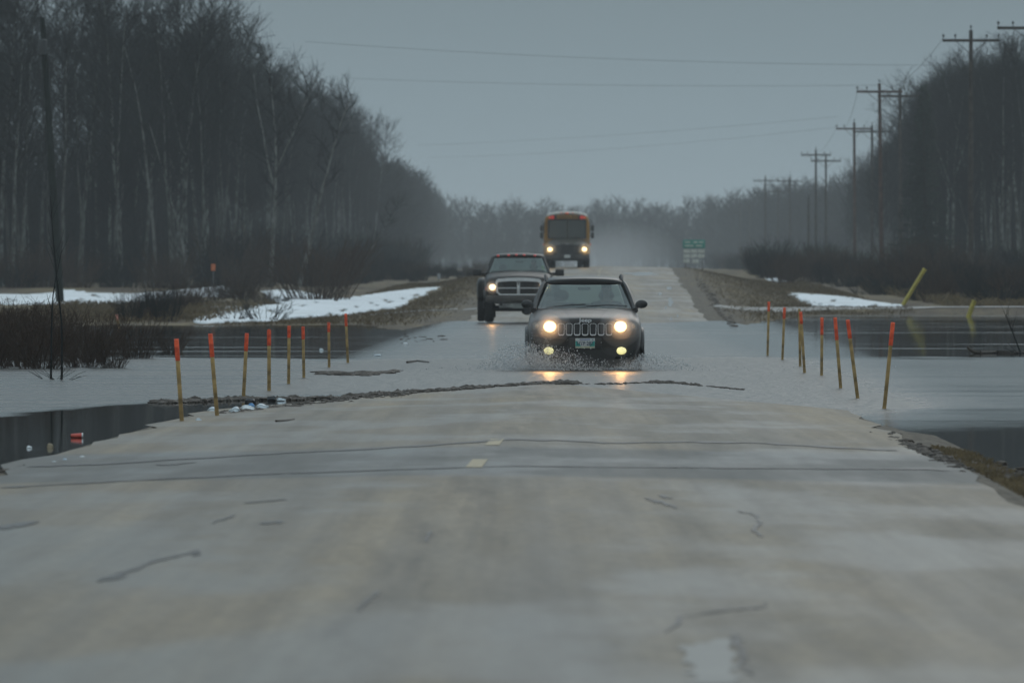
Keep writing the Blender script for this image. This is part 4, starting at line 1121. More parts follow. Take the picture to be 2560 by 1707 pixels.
def wheel(parent, x, y, r, w_, side):
    wr = BM(); h = w_/2
    wr.lathe([(r*.62, -h*.9), (r*.90, -h), (r*.98, -h*.75), (r, -h*.3), (r, h*.3), (r*.98, h*.75), (r*.90, h), (r*.62, h*.9)], (x, y, r), 'X', 36)
    t_ = wr.done("wheel", rubber, parent)
    rm_ = BM(); rm_.lathe([(r*.60, h*.95*side), (r*.56, h*.55*side), (r*.2, h*.6*side), (r*.14, h*.85*side), (.01, h*.9*side)], (x, y, r), 'X', 24)
    for k in range(5):
        a = k*2*math.pi/5; rm_.box((x+h*.75*side, y+math.cos(a)*r*.36, r+math.sin(a)*r*.36), (.025, .07, r*.5), .008, rot=Matrix.Rotation(math.pi/2-a, 3, 'X'))
    rm_.done("rim", alloy, t_)
def headlamp(parent, c, rad, power, lens_m=None, col=(1, .50, .16), spot=True, squash=.85):
    l = BM().ell(c, (rad, .05, rad*squash), 20, 12).done("headlight_bulb", lens_m or head_lit, parent)
    if spot:
        ld = bpy.data.lights.new("headlight_beam", 'SPOT'); ld.energy = power; ld.color = col; ld.spot_size = R(165); ld.spot_blend = 1.0; ld.shadow_soft_size = .06
        lo = bpy.data.objects.new("headlight_beam", ld); C.objects.link(lo); lo.parent = parent
        lo.location = (c[0], c[1]-.08, c[2]); lo.rotation_euler = (R(-88), 0, 0)
    return l
def prof(w, zb, zm, zs, zt, crown=.03, tuck=.93):
    return [(0, zb), (w*.6, zb), (w*tuck, zb+.05), (w, zm), (w*1.0, zs-.12), (w*.965, zs), (w*.84, zt), (w*.45, zt+crown*.7), (0, zt+crown)]

# ---- the leading vehicle: dark compact suv
suv = thing("suv", "dark compact SUV with lit headlights splashing through the flood", "car", (1.17, 136.6, -.15))
paint = pmat("dark_grey_paint", (.009, .0085, .008), .34, spec=.28, coat=.12, var=.2, scale=2)
body = BM()
body.loft([(0.02, prof(.56, .34, .50, .86, .93)), (.05, prof(.74, .31, .52, .88, .955)), (.14, prof(.86, .28, .54, .92, .985)), (.32, prof(.905, .27, .55, .96, 1.02)),
           (.75, prof(.915, .26, .55, 1.0, 1.09)), (1.25, prof(.91, .26, .55, 1.03, 1.135)), (1.55, prof(.905, .26, .55, 1.05, 1.12)), (2.6, prof(.905, .26, .55, 1.06, 1.09, .0)),
           (3.9, prof(.90, .27, .56, 1.05, 1.09, .0)), (4.25, prof(.85, .30, .58, 1.0, 1.05, .0)), (4.40, prof(.70, .36, .60, .9, .98, .0))])
body_o = body.done("body", paint, suv, sub=2)
fl = BM()
for s in (-1, 1):          # flared wheel arches
    for yc in (.86, 3.46):
        pts = [(s*.915, yc+.44*math.cos(a), .36+.44*math.sin(a)) for a in np.linspace(-.15, math.pi+.15, 12)]
        fl.tube(pts, .045, 8)
fl.done("wheel_arch", paint, suv)
BM().box((0, 2.3, .36), (1.66, 3.7, .2), .04).done("underbody", blackp, suv)
BM().box((0, .09, .21), (1.34, .10, .20), .03).done("air_dam", blackp, suv)
# lower bumper: black intake and lip
lb = BM(); lb.prism(rrect(0, .42, 1.02, .20, .06, 4, .06), -.025, .08); lb.prism(rrect(0, .285, 1.30, .09, .035), -.035, .12)
lb.box((0, -.03, .585), (.52, .05, .18), .015); lb.done("bumper_intake", blackp, suv)
cr = BM()
for s in (-1, 1): cr.tube([(s*.30, -.005, .655), (s*.62, .02, .66), (s*.80, .10, .70)], .010, 6)
cr.done("bumper_crease", blackp, suv)
# seven-slot grille
gr = BM(); gr.prism(rrect(0, .805, .98, .235, .05, 4, .03), -.012, .05); gr.done("grille", paint, suv)
gm_ = BM()
for k in range(7):
    cx = (k-3)*.1275; cx2 = cx
    gm_.prism(rrect(cx2, .808, .082, .170, .022, 4, .05), -.018, 0.0)
gm_.done("grille_mesh", dark_in, suv)
for k in range(7):
    cx = (k-3)*.1275; r_ = BM(); outer = rrect(cx, .805, .104, .196, .030, 5, .055); inner = rrect(cx, .811, .086, .168, .023, 5, .055)
    r_.ring(outer, inner, -.032, -.004); r_.done("grille_surround", chrome, suv)
text_obj("badge", "Jeep", .086, (0.005, -.022, .952), pmat("bright_badge", (.62, .65, .68), .4), suv, .004, 1.35, bold=.0022)
# headlamps
hs = BM()
for s in (-1, 1):
    hs = BM(); hs.sheet((s*.50, -.010, .78), (s*.82, .115, .80), (s*.83, .135, .915), (s*.49, .0, .925), 8, 4, (0, -.03, 0), .03 if s > 0 else -.03)
    h_o = hs.done("headlight", lampglass, suv)
    headlamp(suv, (s*.565, -.045, .85), .098, 30)
    BM().ell((s*.755, .065, .855), (.05, .03, .045), 12, 8).done("turn_lamp", pmat("indicator_lens", (.45, .36, .26), .25), suv)
    f_ = BM().lathe([(.105, 0), (.105, -.03), (.09, -.03)], (s*.58, .015, .465), 'Y', 24).done("fog_lamp", blackp, suv)
    fb = BM().ell((s*.58, -.016, .465), (.082, .028, .060), 18, 10).done("fog_bulb", fog_lit, suv)
# registration plate
pl = thing("license_plate", None, None); pl.parent = suv; pl.location = (.0, -.07, .585)
BM().box((0, .004, 0), (.312, .008, .158), .002).done("plate_blank", platew, pl)
pg = BM()
for s in (-1, 1): pg.prism([(s*.154, -.048), (s*.154, .038), (s*.125, .034), (s*.118, .01), (s*.10, .0), (s*.092, -.02), (s*.075, -.028), (s*.07, -.048)][::s], -.003, -.001)
pg.done("plate_trees", plateg, pl)
BM().box((0, -.002, -.063), (.304, .003, .024), .0).done("plate_wheat_band", platey, pl)
text_obj("plate_number", "HTP 287", .088, (0, -.006, -.006), plated, pl, .001, .82, bold=.0012)
BM().box((-.005, -.003, .060), (.17, .003, .014), .0).done("plate_banner", plateb, pl)
BM().lathe([(.010, 0), (.010, -.003)], (.122, -.001, .058), 'Y', 12).done("plate_bolt", plated, pl)
# greenhouse
def xf(v): return v
top_z, bz = 1.515, 1.125
roof = BM(); roof.loft([(1.93, [(0, 1.50), (.25, 1.505), (.45, 1.51), (.58, 1.515), (.615, 1.53), (.60, 1.555), (.50, 1.585), (.25, 1.60), (0, 1.605)]),
                        (2.02, [(0, 1.52), (.25, 1.53), (.45, 1.53), (.60, 1.535), (.64, 1.56), (.62, 1.59), (.52, 1.625), (.25, 1.64), (0, 1.645)]),
                        (2.7, [(0, 1.56), (.25, 1.56), (.45, 1.56), (.62, 1.56), (.66, 1.585), (.64, 1.615), (.54, 1.65), (.25, 1.665), (0, 1.67)]),
                        (3.8, [(0, 1.55), (.25, 1.55), (.45, 1.55), (.61, 1.55), (.65, 1.575), (.63, 1.60), (.53, 1.63), (.25, 1.645), (0, 1.65)]),
                        (4.12, [(0, 1.50), (.25, 1.50), (.45, 1.50), (.58, 1.50), (.61, 1.52), (.59, 1.545), (.50, 1.57), (.25, 1.58), (0, 1.585)])])
roof.done("roof", paint, suv, sub=1)
for s in (-1, 1):
    BM().tube([(s*.815, 1.18, 1.10), (s*.755, 1.50, 1.30), (s*.685, 1.82, 1.47), (s*.640, 1.98, 1.54)], [.055, .048, .044, .040], 8).done("pillar", paint, suv)
    BM().box((s*.72, 2.72, 1.33), (.03, .11, .50), .01, rot=Matrix.Rotation(-s*.32, 3, 'Y')).done("pillar", paint, suv)
    BM().box((s*.72, 3.62, 1.33), (.035, .12, .50), .01, rot=Matrix.Rotation(-s*.32, 3, 'Y')).done("pillar", paint, suv)
    BM().tube([(s*.78, 4.22, 1.08), (s*.70, 4.16, 1.35), (s*.62, 4.05, 1.54)], [.07, .06, .05], 8).done("pillar", paint, suv)
BM().sheet((-.755, 1.13, 1.135), (.755, 1.13, 1.135), (.595, 1.905, 1.512), (-.595, 1.905, 1.512), 14, 8, (0, -.09, 0), .006).done("windshield", glass_w, suv)
BM().sheet((-.70, 4.19, 1.12), (.70, 4.19, 1.12), (.57, 4.07, 1.50), (-.57, 4.07, 1.50), 10, 4, (0, .05, 0), .006).done("rear_window", glass_w, suv)
for s in (-1, 1):
    BM().sheet((s*.825, 1.42, 1.09), (s*.825, 2.66, 1.09), (s*.655, 2.66, 1.545), (s*.66, 2.02, 1.545), 6, 4, (0, 0, 0), .006).done("side_window", glass_s, suv)
    BM().sheet((s*.825, 2.78, 1.09), (s*.80, 4.1, 1.09), (s*.635, 3.98, 1.53), (s*.655, 2.78, 1.545), 6, 4, (0, 0, 0), .006).done("side_window", glass_s, suv)
    BM().tube([(s*.615, 2.10, 1.57), (s*.615, 2.22, 1.63), (s*.62, 2.5, 1.665), (s*.62, 3.7, 1.66), (s*.60, 3.95, 1.60)], [.022, .028, .026, .026, .02], 8).done("roof_rail", blackp, suv)
    m_ = BM(); m_.ell((s*.925, 1.30, 1.205), (.098, .07, .068), 18, 12); m_.tube([(s*.80, 1.36, 1.13), (s*.86, 1.33, 1.16)], .03, 8); mo = m_.done("side_mirror", blackp, suv)
    BM().ell((s*.925, 1.348, 1.205), (.08, .03, .052), 14, 8).done("mirror_glass", chrome, mo)
wp_b = BM(); wp_b.tube([(-.62, 1.09, 1.150), (-.30, 1.06, 1.185), (.02, 1.10, 1.205)], .012, 6); wp_b.tube([(.02, 1.05, 1.172), (.36, 1.05, 1.190), (.68, 1.16, 1.175)], .012, 6)
wp_b.done("wiper", blackp, suv)
cw = BM().box((0, 1.16, 1.125), (1.5, .16, .03), .01).done("cowl", blackp, suv)
db = BM(); db.box((0, 1.55, 1.06), (1.42, .5, .16), .05); db.done("dashboard", dark_in, suv)
for s in (-1, 1):
    q = BM(); q.box((s*.37, 2.75, .92), (.50, .14, .62), .05); q.box((s*.37, 2.60, .62), (.50, .5, .14), .05); q.ell((s*.37, 2.74, 1.34), (.13, .06, .10)); q.done("front_seat", seat_m, suv)
q = BM(); q.box((0, 3.55, .90), (1.25, .14, .60), .05); q.done("rear_seat", seat_m, suv)
st = BM(); pts = [(.37+.18*math.cos(a), 2.02-.05*math.sin(a), 1.06+.17*math.sin(a)) for a in np.linspace(0, 2*math.pi, 25)]
st.tube(pts, .016, 8); st.tube([(.37, 1.80, .98), (.37, 2.02, 1.06)], .03, 8); st.done("steering_wheel", blackp, suv)
BM().box((0, 1.95, 1.455), (.20, .03, .05), .015).done("rear_view_mirror", blackp, suv)
for s in (-1, 1):
    wheel(suv, s*.80, .86, .345, .22, s); wheel(suv, s*.80, 3.46, .345, .22, s)

# ---- driver figure, one continuous skinned body
def skin_mesh(name, nodes, edges, mat, parent, levels=2):
    me = bpy.data.meshes.new(name); me.from_pydata([n[0] for n in nodes], edges, [])
    o = bpy.data.objects.new(name, me); C.objects.link(o)
    o.modifiers.new("skin", 'SKIN'); 
    for i, n in enumerate(nodes):
        sv = me.skin_vertices[0].data[i]; r_ = n[1]; sv.radius = r_ if isinstance(r_, tuple) else (r_, r_); sv.use_root = (i == 0)
    ss = o.modifiers.new("sub", 'SUBSURF'); ss.levels = levels; ss.render_levels = levels
    dg = bpy.context.evaluated_depsgraph_get(); m2 = bpy.data.meshes.new_from_object(o.evaluated_get(dg))
    bpy.data.objects.remove(o); m2.name = name; m2.materials.clear(); m2.materials.append(mat)
    m2.polygons.foreach_set("use_smooth", [True]*len(m2.polygons))
    o = bpy.data.objects.new(name, m2); C.objects.link(o); o.parent = parent; return o
skin_m = pmat("skin", (.36, .22, .16), .6, var=.08); hair_m = pmat("dark_hair", (.03, .02, .015), .8)
def driver(label, loc, hip, wheel_c, jacket, trousers, cap=None, rot=0):
    o = thing("person", label, "person", loc, rot)
    hx, hy, hz = hip; wx, wy, wz_ = wheel_c
    Nn = [((hx, hy, hz+.06), .13), ((hx, hy, hz+.22), .125), ((hx, hy-.01, hz+.40), (.17, .11)), ((hx, hy-.01, hz+.52), (.13, .09)), ((hx, hy-.015, hz+.60), .055), ((hx, hy-.02, hz+.66), .055),
          ((hx, hy-.03, hz+.72), (.068, .085)), ((hx, hy-.03, hz+.78), (.075, .092)), ((hx, hy-.03, hz+.84), (.066, .082))]
    E = [(i, i+1) for i in range(8)]
    def arm(s, base):
        i0 = len(Nn); Nn.extend([((hx+s*.19, hy-.01, hz+.50), .062), ((hx+s*.26, hy-.10, hz+.28), .048), ((wx+s*.19, wy+.12, wz_+.01), .034), ((wx+s*.175, wy+.02, wz_+.05), (.036, .018))])
        E.extend([(3, i0), (i0, i0+1), (i0+1, i0+2), (i0+2, i0+3)]); h = i0+3
        for k in range(4):
            j = len(Nn); zz = wz_+.02+.022*k; Nn.extend([((wx+s*(.168-.004*k), wy-.035, zz+.02), .0095), ((wx+s*(.140), wy-.045, zz+.02), .009), ((wx+s*.135, wy-.015, zz+.02), .008)])
            E.extend([(h, j), (j, j+1), (j+1, j+2)])
        j = len(Nn); Nn.extend([((wx+s*.150, wy+.015, wz_+.085), .011), ((wx+s*.135, wy-.01, wz_+.105), .0095)]); E.extend([(h, j), (j, j+1)])
    arm(-1, 0); arm(1, 0)
    for s in (-1, 1):
        j = len(Nn); Nn.extend([((hx+s*.10, hy-.04, hz+.04), .085), ((hx+s*.13, hy-.46, hz+.12), .062), ((hx+s*.12, hy-.70, hz-.24), .045), ((hx+s*.12, hy-.82, hz-.29), .035)])
        E.extend([(0, j), (j, j+1), (j+1, j+2), (j+2, j+3)])
    b_ = skin_mesh("body", Nn, E, skin_m, o)
    # facial features, fused into small child meshes
    f_ = BM(); f_.ell((hx, hy-.125, hz+.765), (.012, .018, .022)); 
    for s in (-1, 1): f_.ell((hx+s*.078, hy-.03, hz+.77), (.012, .02, .03))
    f_.done("nose_and_ears", skin_m, o)
    e_ = BM()
    for s in (-1, 1): e_.ell((hx+s*.032, hy-.112, hz+.79), (.011, .008, .007))
    e_.ell((hx, hy-.112, hz+.725), (.022, .006, .005)); e_.done("eyes_and_mouth", hair_m, o)
    BM().ell((hx, hy-.015, hz+.825), (.086, .100, .072)).done("cap" if cap else "hair", cap or hair_m, o)
    if cap: BM().ell((hx, hy-.125, hz+.835), (.06, .06, .010)).done("cap_peak", cap, o)
    J = [((hx, hy, hz+.04), (.165, .14)), ((hx, hy, hz+.22), (.165, .14)), ((hx, hy-.01, hz+.40), (.20, .135)), ((hx, hy-.01, hz+.53), (.15, .10)), ((hx, hy-.01, hz+.575), (.075, .07))]
    JE = [(0, 1), (1, 2), (2, 3), (3, 4)]
    for s in (-1, 1):
        j = len(J); J.extend([((hx+s*.20, hy-.01, hz+.50), .078), ((hx+s*.27, hy-.10, hz+.28), .062), ((wx+s*.20, wy+.13, wz_+.01), .046)]); JE.extend([(3, j), (j, j+1), (j+1, j+2)])
    skin_mesh("jacket", J, JE, jacket, o)
    T_ = [((hx, hy-.01, hz+.03), (.17, .13))]; TE = []
    for s in (-1, 1):
        j = len(T_); T_.extend([((hx+s*.10, hy-.06, hz+.04), .10), ((hx+s*.13, hy-.46, hz+.12), .078), ((hx+s*.12, hy-.69, hz-.22), .058)]); TE.extend([(0, j), (j, j+1), (j+1, j+2)])
    skin_mesh("trousers", T_, TE, trousers, o)
    return o
denim = pmat("dark_denim", (.03, .04, .07), .9)
driver("person in a dark jacket driving the leading SUV, hands on the wheel", suv.location, (.37, 2.52, .68), (.37, 2.00, 1.05), pmat("dark_jacket", (.03, .032, .036), .9), denim)

# ---- pickup
trk = thing("pickup_truck", "dark brown-grey crew pickup with chrome grille and five roof lamps", "pickup truck", (.19, 250, .035))
tp = pmat("dirty_dark_paint", (.014, .013, .011), .42, spec=.2, coat=.05, var=.3, scale=2.2)
b_ = BM()
def prt(w, zb, zs, zt, crown=.05): return [(0, zb), (w*.6, zb), (w*.96, zb+.04), (w, zb+.25), (w*1.0, zs-.14), (w*.985, zs), (w*.90, zt), (w*.5, zt+crown*.7), (0, zt+crown)]
b_.loft([(.03, prt(.80, .82, 1.20, 1.26, .03)), (.10, prt(.93, .78, 1.22, 1.30, .05)), (.25, prt(.985, .66, 1.25, 1.34, .07)), (.9, prt(.995, .56, 1.30, 1.40, .08)), (1.5, prt(1.0, .55, 1.36, 1.45, .06)),
         (1.75, prt(1.0, .52, 1.38, 1.46, .03)), (3.9, prt(1.0, .52, 1.38, 1.42, 0)), (4.0, prt(.99, .55, 1.36, 1.38, 0))])
b_.done("cab_body", tp, trk, sub=2)
bd = BM(); bd.box((0, 5.15, 1.0), (1.90, 2.3, .78), .05); bd.done("cargo_bed", tp, trk)
for s in (-1, 1):
    fn = BM(); fn.loft([(4.30, [(0, .70), (.10, .70), (.14, .72), (.15, .85), (.15, 1.0), (.14, 1.12), (.11, 1.17), (.05, 1.19), (0, 1.19)]),
                        (4.55, [(0, .60), (.12, .60), (.17, .62), (.19, .85), (.19, 1.10), (.17, 1.24), (.12, 1.29), (.05, 1.31), (0, 1.31)]),
                        (5.15, [(0, .58), (.12, .58), (.18, .60), (.20, .85), (.20, 1.12), (.18, 1.26), (.12, 1.31), (.05, 1.33), (0, 1.33)]),
                        (5.75, [(0, .60), (.12, .60), (.17, .62), (.18, .85), (.18, 1.05), (.16, 1.18), (.11, 1.23), (.05, 1.25), (0, 1.25)])])
    fo = fn.done("rear_fender", tp, trk, sub=1); fo.location = (s*1.05, 0, 0)
    wheel(trk, s*.86, .95, .40, .26, s)
    wheel(trk, s*1.11, 5.1, .40, .23, s); wheel(trk, s*.84, 5.1, .40, .23, s)
    fl = BM(); fl.tube([(s*.985, .95+.50*math.cos(a), .44+.50*math.sin(a)) for a in np.linspace(0, math.pi, 12)], .045, 8); fl.done("wheel_arch", tp, trk)
    mf = BM(); mf.box((s*.80, 1.40, .34), (.26, .04, .40), .01); mf.done("mud_flap", blackp, trk)
    # towing mirrors
    mm = BM(); mm.box((s*1.215, 1.62, 1.46), (.26, .12, .20), .03); mm.tube([(s*.95, 1.70, 1.43), (s*1.10, 1.64, 1.44)], .028, 8); mm.tube([(s*.95, 1.70, 1.36), (s*1.10, 1.64, 1.40)], .02, 8)
    mo = mm.done("towing_mirror", blackp, trk); BM().box((s*1.215, 1.688, 1.46), (.22, .012, .165), .005).done("mirror_glass", chrome, mo)
    hl = BM(); hl.prism(rrect(s*.80, 1.03, .29, .25, .06, 4, .0), -.005, .12); hl.done("headlight", lampglass, trk)
    headlamp(trk, (s*.765, -.03, 1.03), .098 if s < 0 else .075, 12)
    BM().ell((s*.93, .03, .985), (.035, .02, .06)).done("turn_lamp", amber, trk)
rf = BM(); rf.loft([(2.28, [(0, 1.87), (.3, 1.87), (.55, 1.87), (.69, 1.87), (.72, 1.89), (.71, 1.92), (.60, 1.955), (.3, 1.975), (0, 1.98)]),
                    (2.4, [(0, 1.90), (.3, 1.90), (.55, 1.90), (.73, 1.90), (.76, 1.93), (.74, 1.965), (.62, 2.0), (.3, 2.02), (0, 2.025)]),
                    (3.0, [(0, 1.92), (.3, 1.92), (.55, 1.92), (.74, 1.92), (.78, 1.95), (.76, 1.99), (.63, 2.03), (.3, 2.05), (0, 2.055)]),
                    (3.8, [(0, 1.90), (.3, 1.90), (.55, 1.90), (.73, 1.90), (.76, 1.93), (.74, 1.965), (.62, 2.0), (.3, 2.02), (0, 2.025)]),
                    (3.98, [(0, 1.86), (.3, 1.86), (.55, 1.86), (.69, 1.86), (.72, 1.88), (.71, 1.91), (.60, 1.94), (.3, 1.955), (0, 1.96)])]); rf.done("roof", tp, trk, sub=1)
for s in (-1, 1):
    BM().tube([(s*.92, 1.60, 1.41), (s*.82, 1.98, 1.66), (s*.735, 2.33, 1.90)], [.055, .047, .042], 8).done("pillar", tp, trk)
    BM().box((s*.83, 3.0, 1.65), (.04, .12, .54), .01, rot=Matrix.Rotation(-s*.33, 3, 'Y')).done("pillar", tp, trk)
    BM().tube([(s*.92, 3.95, 1.40), (s*.84, 3.93, 1.66), (s*.735, 3.88, 1.92)], .06, 8).done("pillar", tp, trk)
BM().sheet((-.87, 1.58, 1.455), (.87, 1.58, 1.455), (.70, 2.25, 1.885), (-.70, 2.25, 1.885), 14, 8, (0, -.10, 0), .006).done("windshield", glass_w, trk)
BM().sheet((-.80, 3.97, 1.43), (.80, 3.97, 1.43), (.68, 3.93, 1.87), (-.68, 3.93, 1.87), 8, 4, (0, .02, 0), .006).done("rear_window", glass_w, trk)
for s in (-1, 1):
    BM().sheet((s*.955, 1.80, 1.40), (s*.955, 2.94, 1.40), (s*.755, 2.94, 1.92), (s*.755, 2.40, 1.92), 5, 4, (0, 0, 0), .006).done("side_window", glass_s, trk)
    BM().sheet((s*.955, 3.06, 1.40), (s*.955, 3.88, 1.40), (s*.755, 3.80, 1.92), (s*.755, 3.06, 1.92), 5, 4, (0, 0, 0), .006).done("side_window", glass_s, trk)
for x in (-.60, -.29, -.06, .17, .49):
    BM().ell((x*1.0, 2.26+abs(x)*.06, 1.985-abs(x)*.045), (.042, .06, .028), 12, 8).done("roof_lamp", redlens, trk)
# crosshair grille with thick chrome brow
outer = [(-.56, .80), (.56, .80), (.645, .88), (.675, 1.14), (.66, 1.23), (.60, 1.275), (.3, 1.305), (0, 1.315), (-.3, 1.305), (-.60, 1.275), (-.66, 1.23), (-.675, 1.14), (-.645, .88)]
inner = [(-.53, .835), (.53, .835), (.60, .90), (.625, 1.10), (.61, 1.16), (.57, 1.185), (.3, 1.205), (0, 1.21), (-.3, 1.205), (-.57, 1.185), (-.61, 1.16), (-.625, 1.10), (-.60, .90)]
g_ = BM(); g_.ring(outer, inner, -.07, .08); g_.done("grille_surround", chrome, trk)
g_ = BM(); g_.prism(inner, -.01, .06)
for z in np.arange(.86, 1.19, .034): g_.box((0, -.015, z), (1.18, .02, .012))
g_.done("grille_mesh", pmat("dark_grille", (.035, .035, .035), .5), trk)
g_ = BM(); g_.box((0, -.05, 1.02), (.085, .04, .40), .01); g_.box((-.335, -.045, 1.005), (.56, .03, .026), .006); g_.box((.335, -.045, 1.005), (.56, .03, .026), .006); g_.done("grille_cross", chrome, trk)
bpv = [(-.13, 1.185), (-.10, 1.235), (0, 1.25), (.10, 1.235), (.13, 1.185), (.06, 1.19), (.04, 1.13), (0, 1.11), (-.04, 1.13), (-.06, 1.19)]
g_ = BM(); g_.prism([(x*.55, z-.03) for x, z in bpv], -.085, -.072); g_.done("badge", alloy, trk)
bm_ = BM(); bm_.box((0, -.05, .685), (1.92, .20, .21), .05); bm_.done("bumper", pmat("muddy_bumper", (.05, .045, .04), .6, var=.4, scale=5), trk)
vl = BM(); vl.box((0, .0, .50), (1.14, .12, .15), .03); vl.done("valance", pmat("dull_silver_valance", (.26, .27, .27), .5, var=.3), trk)
BM().box((-.02, -.07, .49), (.31, .01, .155), .003).done("license_plate", pmat("plate_dirty", (.22, .24, .23), .6), trk)
ub = BM(); ub.box((0, 1.2, .42), (1.1, 2.0, .14), .04); ub.tube([(-.75, .95, .38), (.75, .95, .38)], .06, 8); ub.box((0, 3.3, .45), (.9, 3.6, .2), .04); ub.tube([(-.9, 5.1, .40), (.9, 5.1, .40)], .08, 8); ub.ell((.25, .95, .36), (.17, .17, .15)); ub.done("underbody", blackp, trk)
for s in (-1, 1): BM().lathe([(.05, 0), (.05, -.03), (.03, -.03)], (s*.52, -.13, .53), 'Y', 14).done("tow_hook", blackp, trk)
wp_ = BM(); wp_.tube([(-.80, 1.50, 1.475), (-.35, 1.46, 1.50), (.0, 1.47, 1.515)], .013, 6); wp_.tube([(.05, 1.45, 1.49), (.45, 1.48, 1.505), (.82, 1.55, 1.49)], .013, 6); wp_.done("wiper", blackp, trk)
BM().box((0, 1.95, 1.37), (1.7, .5, .16), .05).done("dashboard", dark_in, trk)
for s in (-1, 1):
    q = BM(); q.box((s*.45, 3.05, 1.22), (.52, .14, .62), .05); q.box((s*.45, 2.86, .92), (.52, .5, .14), .05); q.ell((s*.45, 3.02, 1.62), (.13, .06, .10)); q.done("front_seat", seat_m, trk)
BM().box((.03, 2.36, 1.78), (.24, .03, .07), .02).done("rear_view_mirror", blackp, trk)
BM().box((.725, 1.92, 1.60), (.07, .006, .15), .002, rot=Matrix.Rotation(R(-35), 3, 'X') @ Matrix.Rotation(R(-18), 3, 'Y')).done("sticker", pmat("lime_sticker", (.25, .45, .08), .6), trk)
st = BM(); pts = [(.45+.19*math.cos(a), 2.30-.05*math.sin(a), 1.38+.18*math.sin(a)) for a in np.linspace(0, 2*math.pi, 25)]; st.tube(pts, .016, 8); st.tube([(.45, 2.05, 1.3), (.45, 2.30, 1.38)], .03, 8); st.done("steering_wheel", blackp, trk)
driver("person in a grey jacket and dark cap driving the pickup truck", trk.location, (.45, 2.82, .98), (.45, 2.28, 1.37), pmat("grey_jacket", (.07, .072, .075), .9), denim, cap=pmat("dark_cap", (.02, .02, .022), .9))

# ---- school bus
bus = thing("school_bus", "yellow school bus with black hood and lit headlights coming over the crest", "bus", (ctr(449)-1.80, 447, float(g(449))-.06))
by = pmat("school_bus_yellow", (.32, .155, .020), .5, var=.25, scale=1.5, coat=.1, spec=.3); bk = pmat("bus_black", (.028, .028, .026), .55, var=.3)
b_ = BM()
def pb(w, zb, zr, s=1.0):
    return [(0, zb), (w*.6, zb), (w*.97, zb), (w, zb+.1), (w, 1.6), (w*.985, zr-.42), (w*.90, zr-.14), (w*.55, zr-.02), (0, zr+.02)]
b_.loft([(1.55, pb(1.14, .62, 2.86)), (1.62, pb(1.19, .58, 2.92)), (1.8, pb(1.21, .55, 2.95)), (5, pb(1.21, .5, 2.95)), (10.6, pb(1.21, .5, 2.95)), (10.9, pb(1.14, .6, 2.85))])
b_.done("body", by, bus, sub=1)
BM().loft([(1.50, [(0, 2.76), (.3, 2.76), (.6, 2.74), (.9, 2.70), (1.02, 2.66), (1.06, 2.72), (.96, 2.84), (.55, 2.92), (0, 2.95)]), (1.70, [(0, 2.78), (.3, 2.78), (.6, 2.76), (.9, 2.70), (1.10, 2.66), (1.16, 2.74), (1.04, 2.90), (.6, 2.99), (0, 3.02)]), (10.8, [(0, 2.78), (.3, 2.78), (.6, 2.76), (.9, 2.70), (1.10, 2.66), (1.16, 2.74), (1.04, 2.90), (.6, 2.99), (0, 3.02)])]).done("roof", pmat("pale_roof", (.40, .38, .34), .5), bus, sub=1)
BM().prism([(-1.0, 2.60), (-.99, 2.68), (-.9, 2.77), (-.5, 2.83), (0, 2.85), (.5, 2.83), (.9, 2.77), (.99, 2.68), (1.0, 2.60)], 1.38, 1.60).done("header_board", bk, bus)
sb = BM().box((.02, 1.36, 2.695), (1.12, .03, .19), .008).done("sign_board", by, bus)
text_obj("sign_lettering", "SCHOOL BUS", .155, (.02, 1.340, 2.695), bk, sb, .003, 1.12, bold=.003)
for s in (-1, 1):
    BM().lathe([(.10, 0), (.10, -.05), (.06, -.06)], (s*.76, 1.36, 2.67), 'Y', 18).done("warning_lamp", redlens, bus)
    BM().lathe([(.07, 0), (.07, -.03)], (s*.92, 1.38, 2.66), 'Y', 14).done("warning_lamp", amber, bus)
BM().ell((0, 1.42, 2.88), (.12, .10, .05)).done("roof_lamp", amber, bus)
for x in (-.3, .3): BM().ell((x, 1.50, 2.90), (.04, .05, .03)).done("roof_lamp", amber, bus)
fr_ = BM(); fr_.ring(rrect(0, 2.06, 2.02, 1.02, .10), rrect(0, 2.06, 1.92, .93, .07), 1.40, 1.60); fr_.box((0, 1.44, 2.06), (.04, .05, .93)); fr_.done("windshield_frame", bk, bus)
for s in (-1, 1):
    BM().sheet((s*.03, 1.42, 1.60), (s*.955, 1.46, 1.60), (s*.955, 1.52, 2.52), (s*.03, 1.48, 2.52), 6, 6, (0, -.02, 0), .006 if s > 0 else -.006).done("windshield", glass_mat("bus_windscreen", (.45, .52, .52), .86), bus)
BM().box((0, 1.58, 2.06), (1.9, .05, .92)).done("cab_interior", dark_in, bus)
hd = BM(); hd.loft([(.06, [(0, .72), (.5, .72), (.78, .74), (.82, .9), (.80, 1.12), (.74, 1.22), (.6, 1.27), (.3, 1.29), (0, 1.30)]), (.25, [(0, .66), (.6, .66), (1.0, .70), (1.06, .9), (1.02, 1.14), (.88, 1.26), (.65, 1.34), (.3, 1.38), (0, 1.39)]),
                    (1.0, [(0, .6), (.6, .6), (1.1, .66), (1.16, .9), (1.12, 1.20), (.95, 1.36), (.7, 1.46), (.3, 1.52), (0, 1.53)]), (1.6, [(0, .6), (.6, .6), (1.12, .66), (1.19, .9), (1.16, 1.25), (1.0, 1.44), (.75, 1.55), (.3, 1.60), (0, 1.61)])])
hd.done("hood", pmat("muddy_dark_hood", (.055, .048, .035), .5, var=.35, scale=3), bus, sub=2)
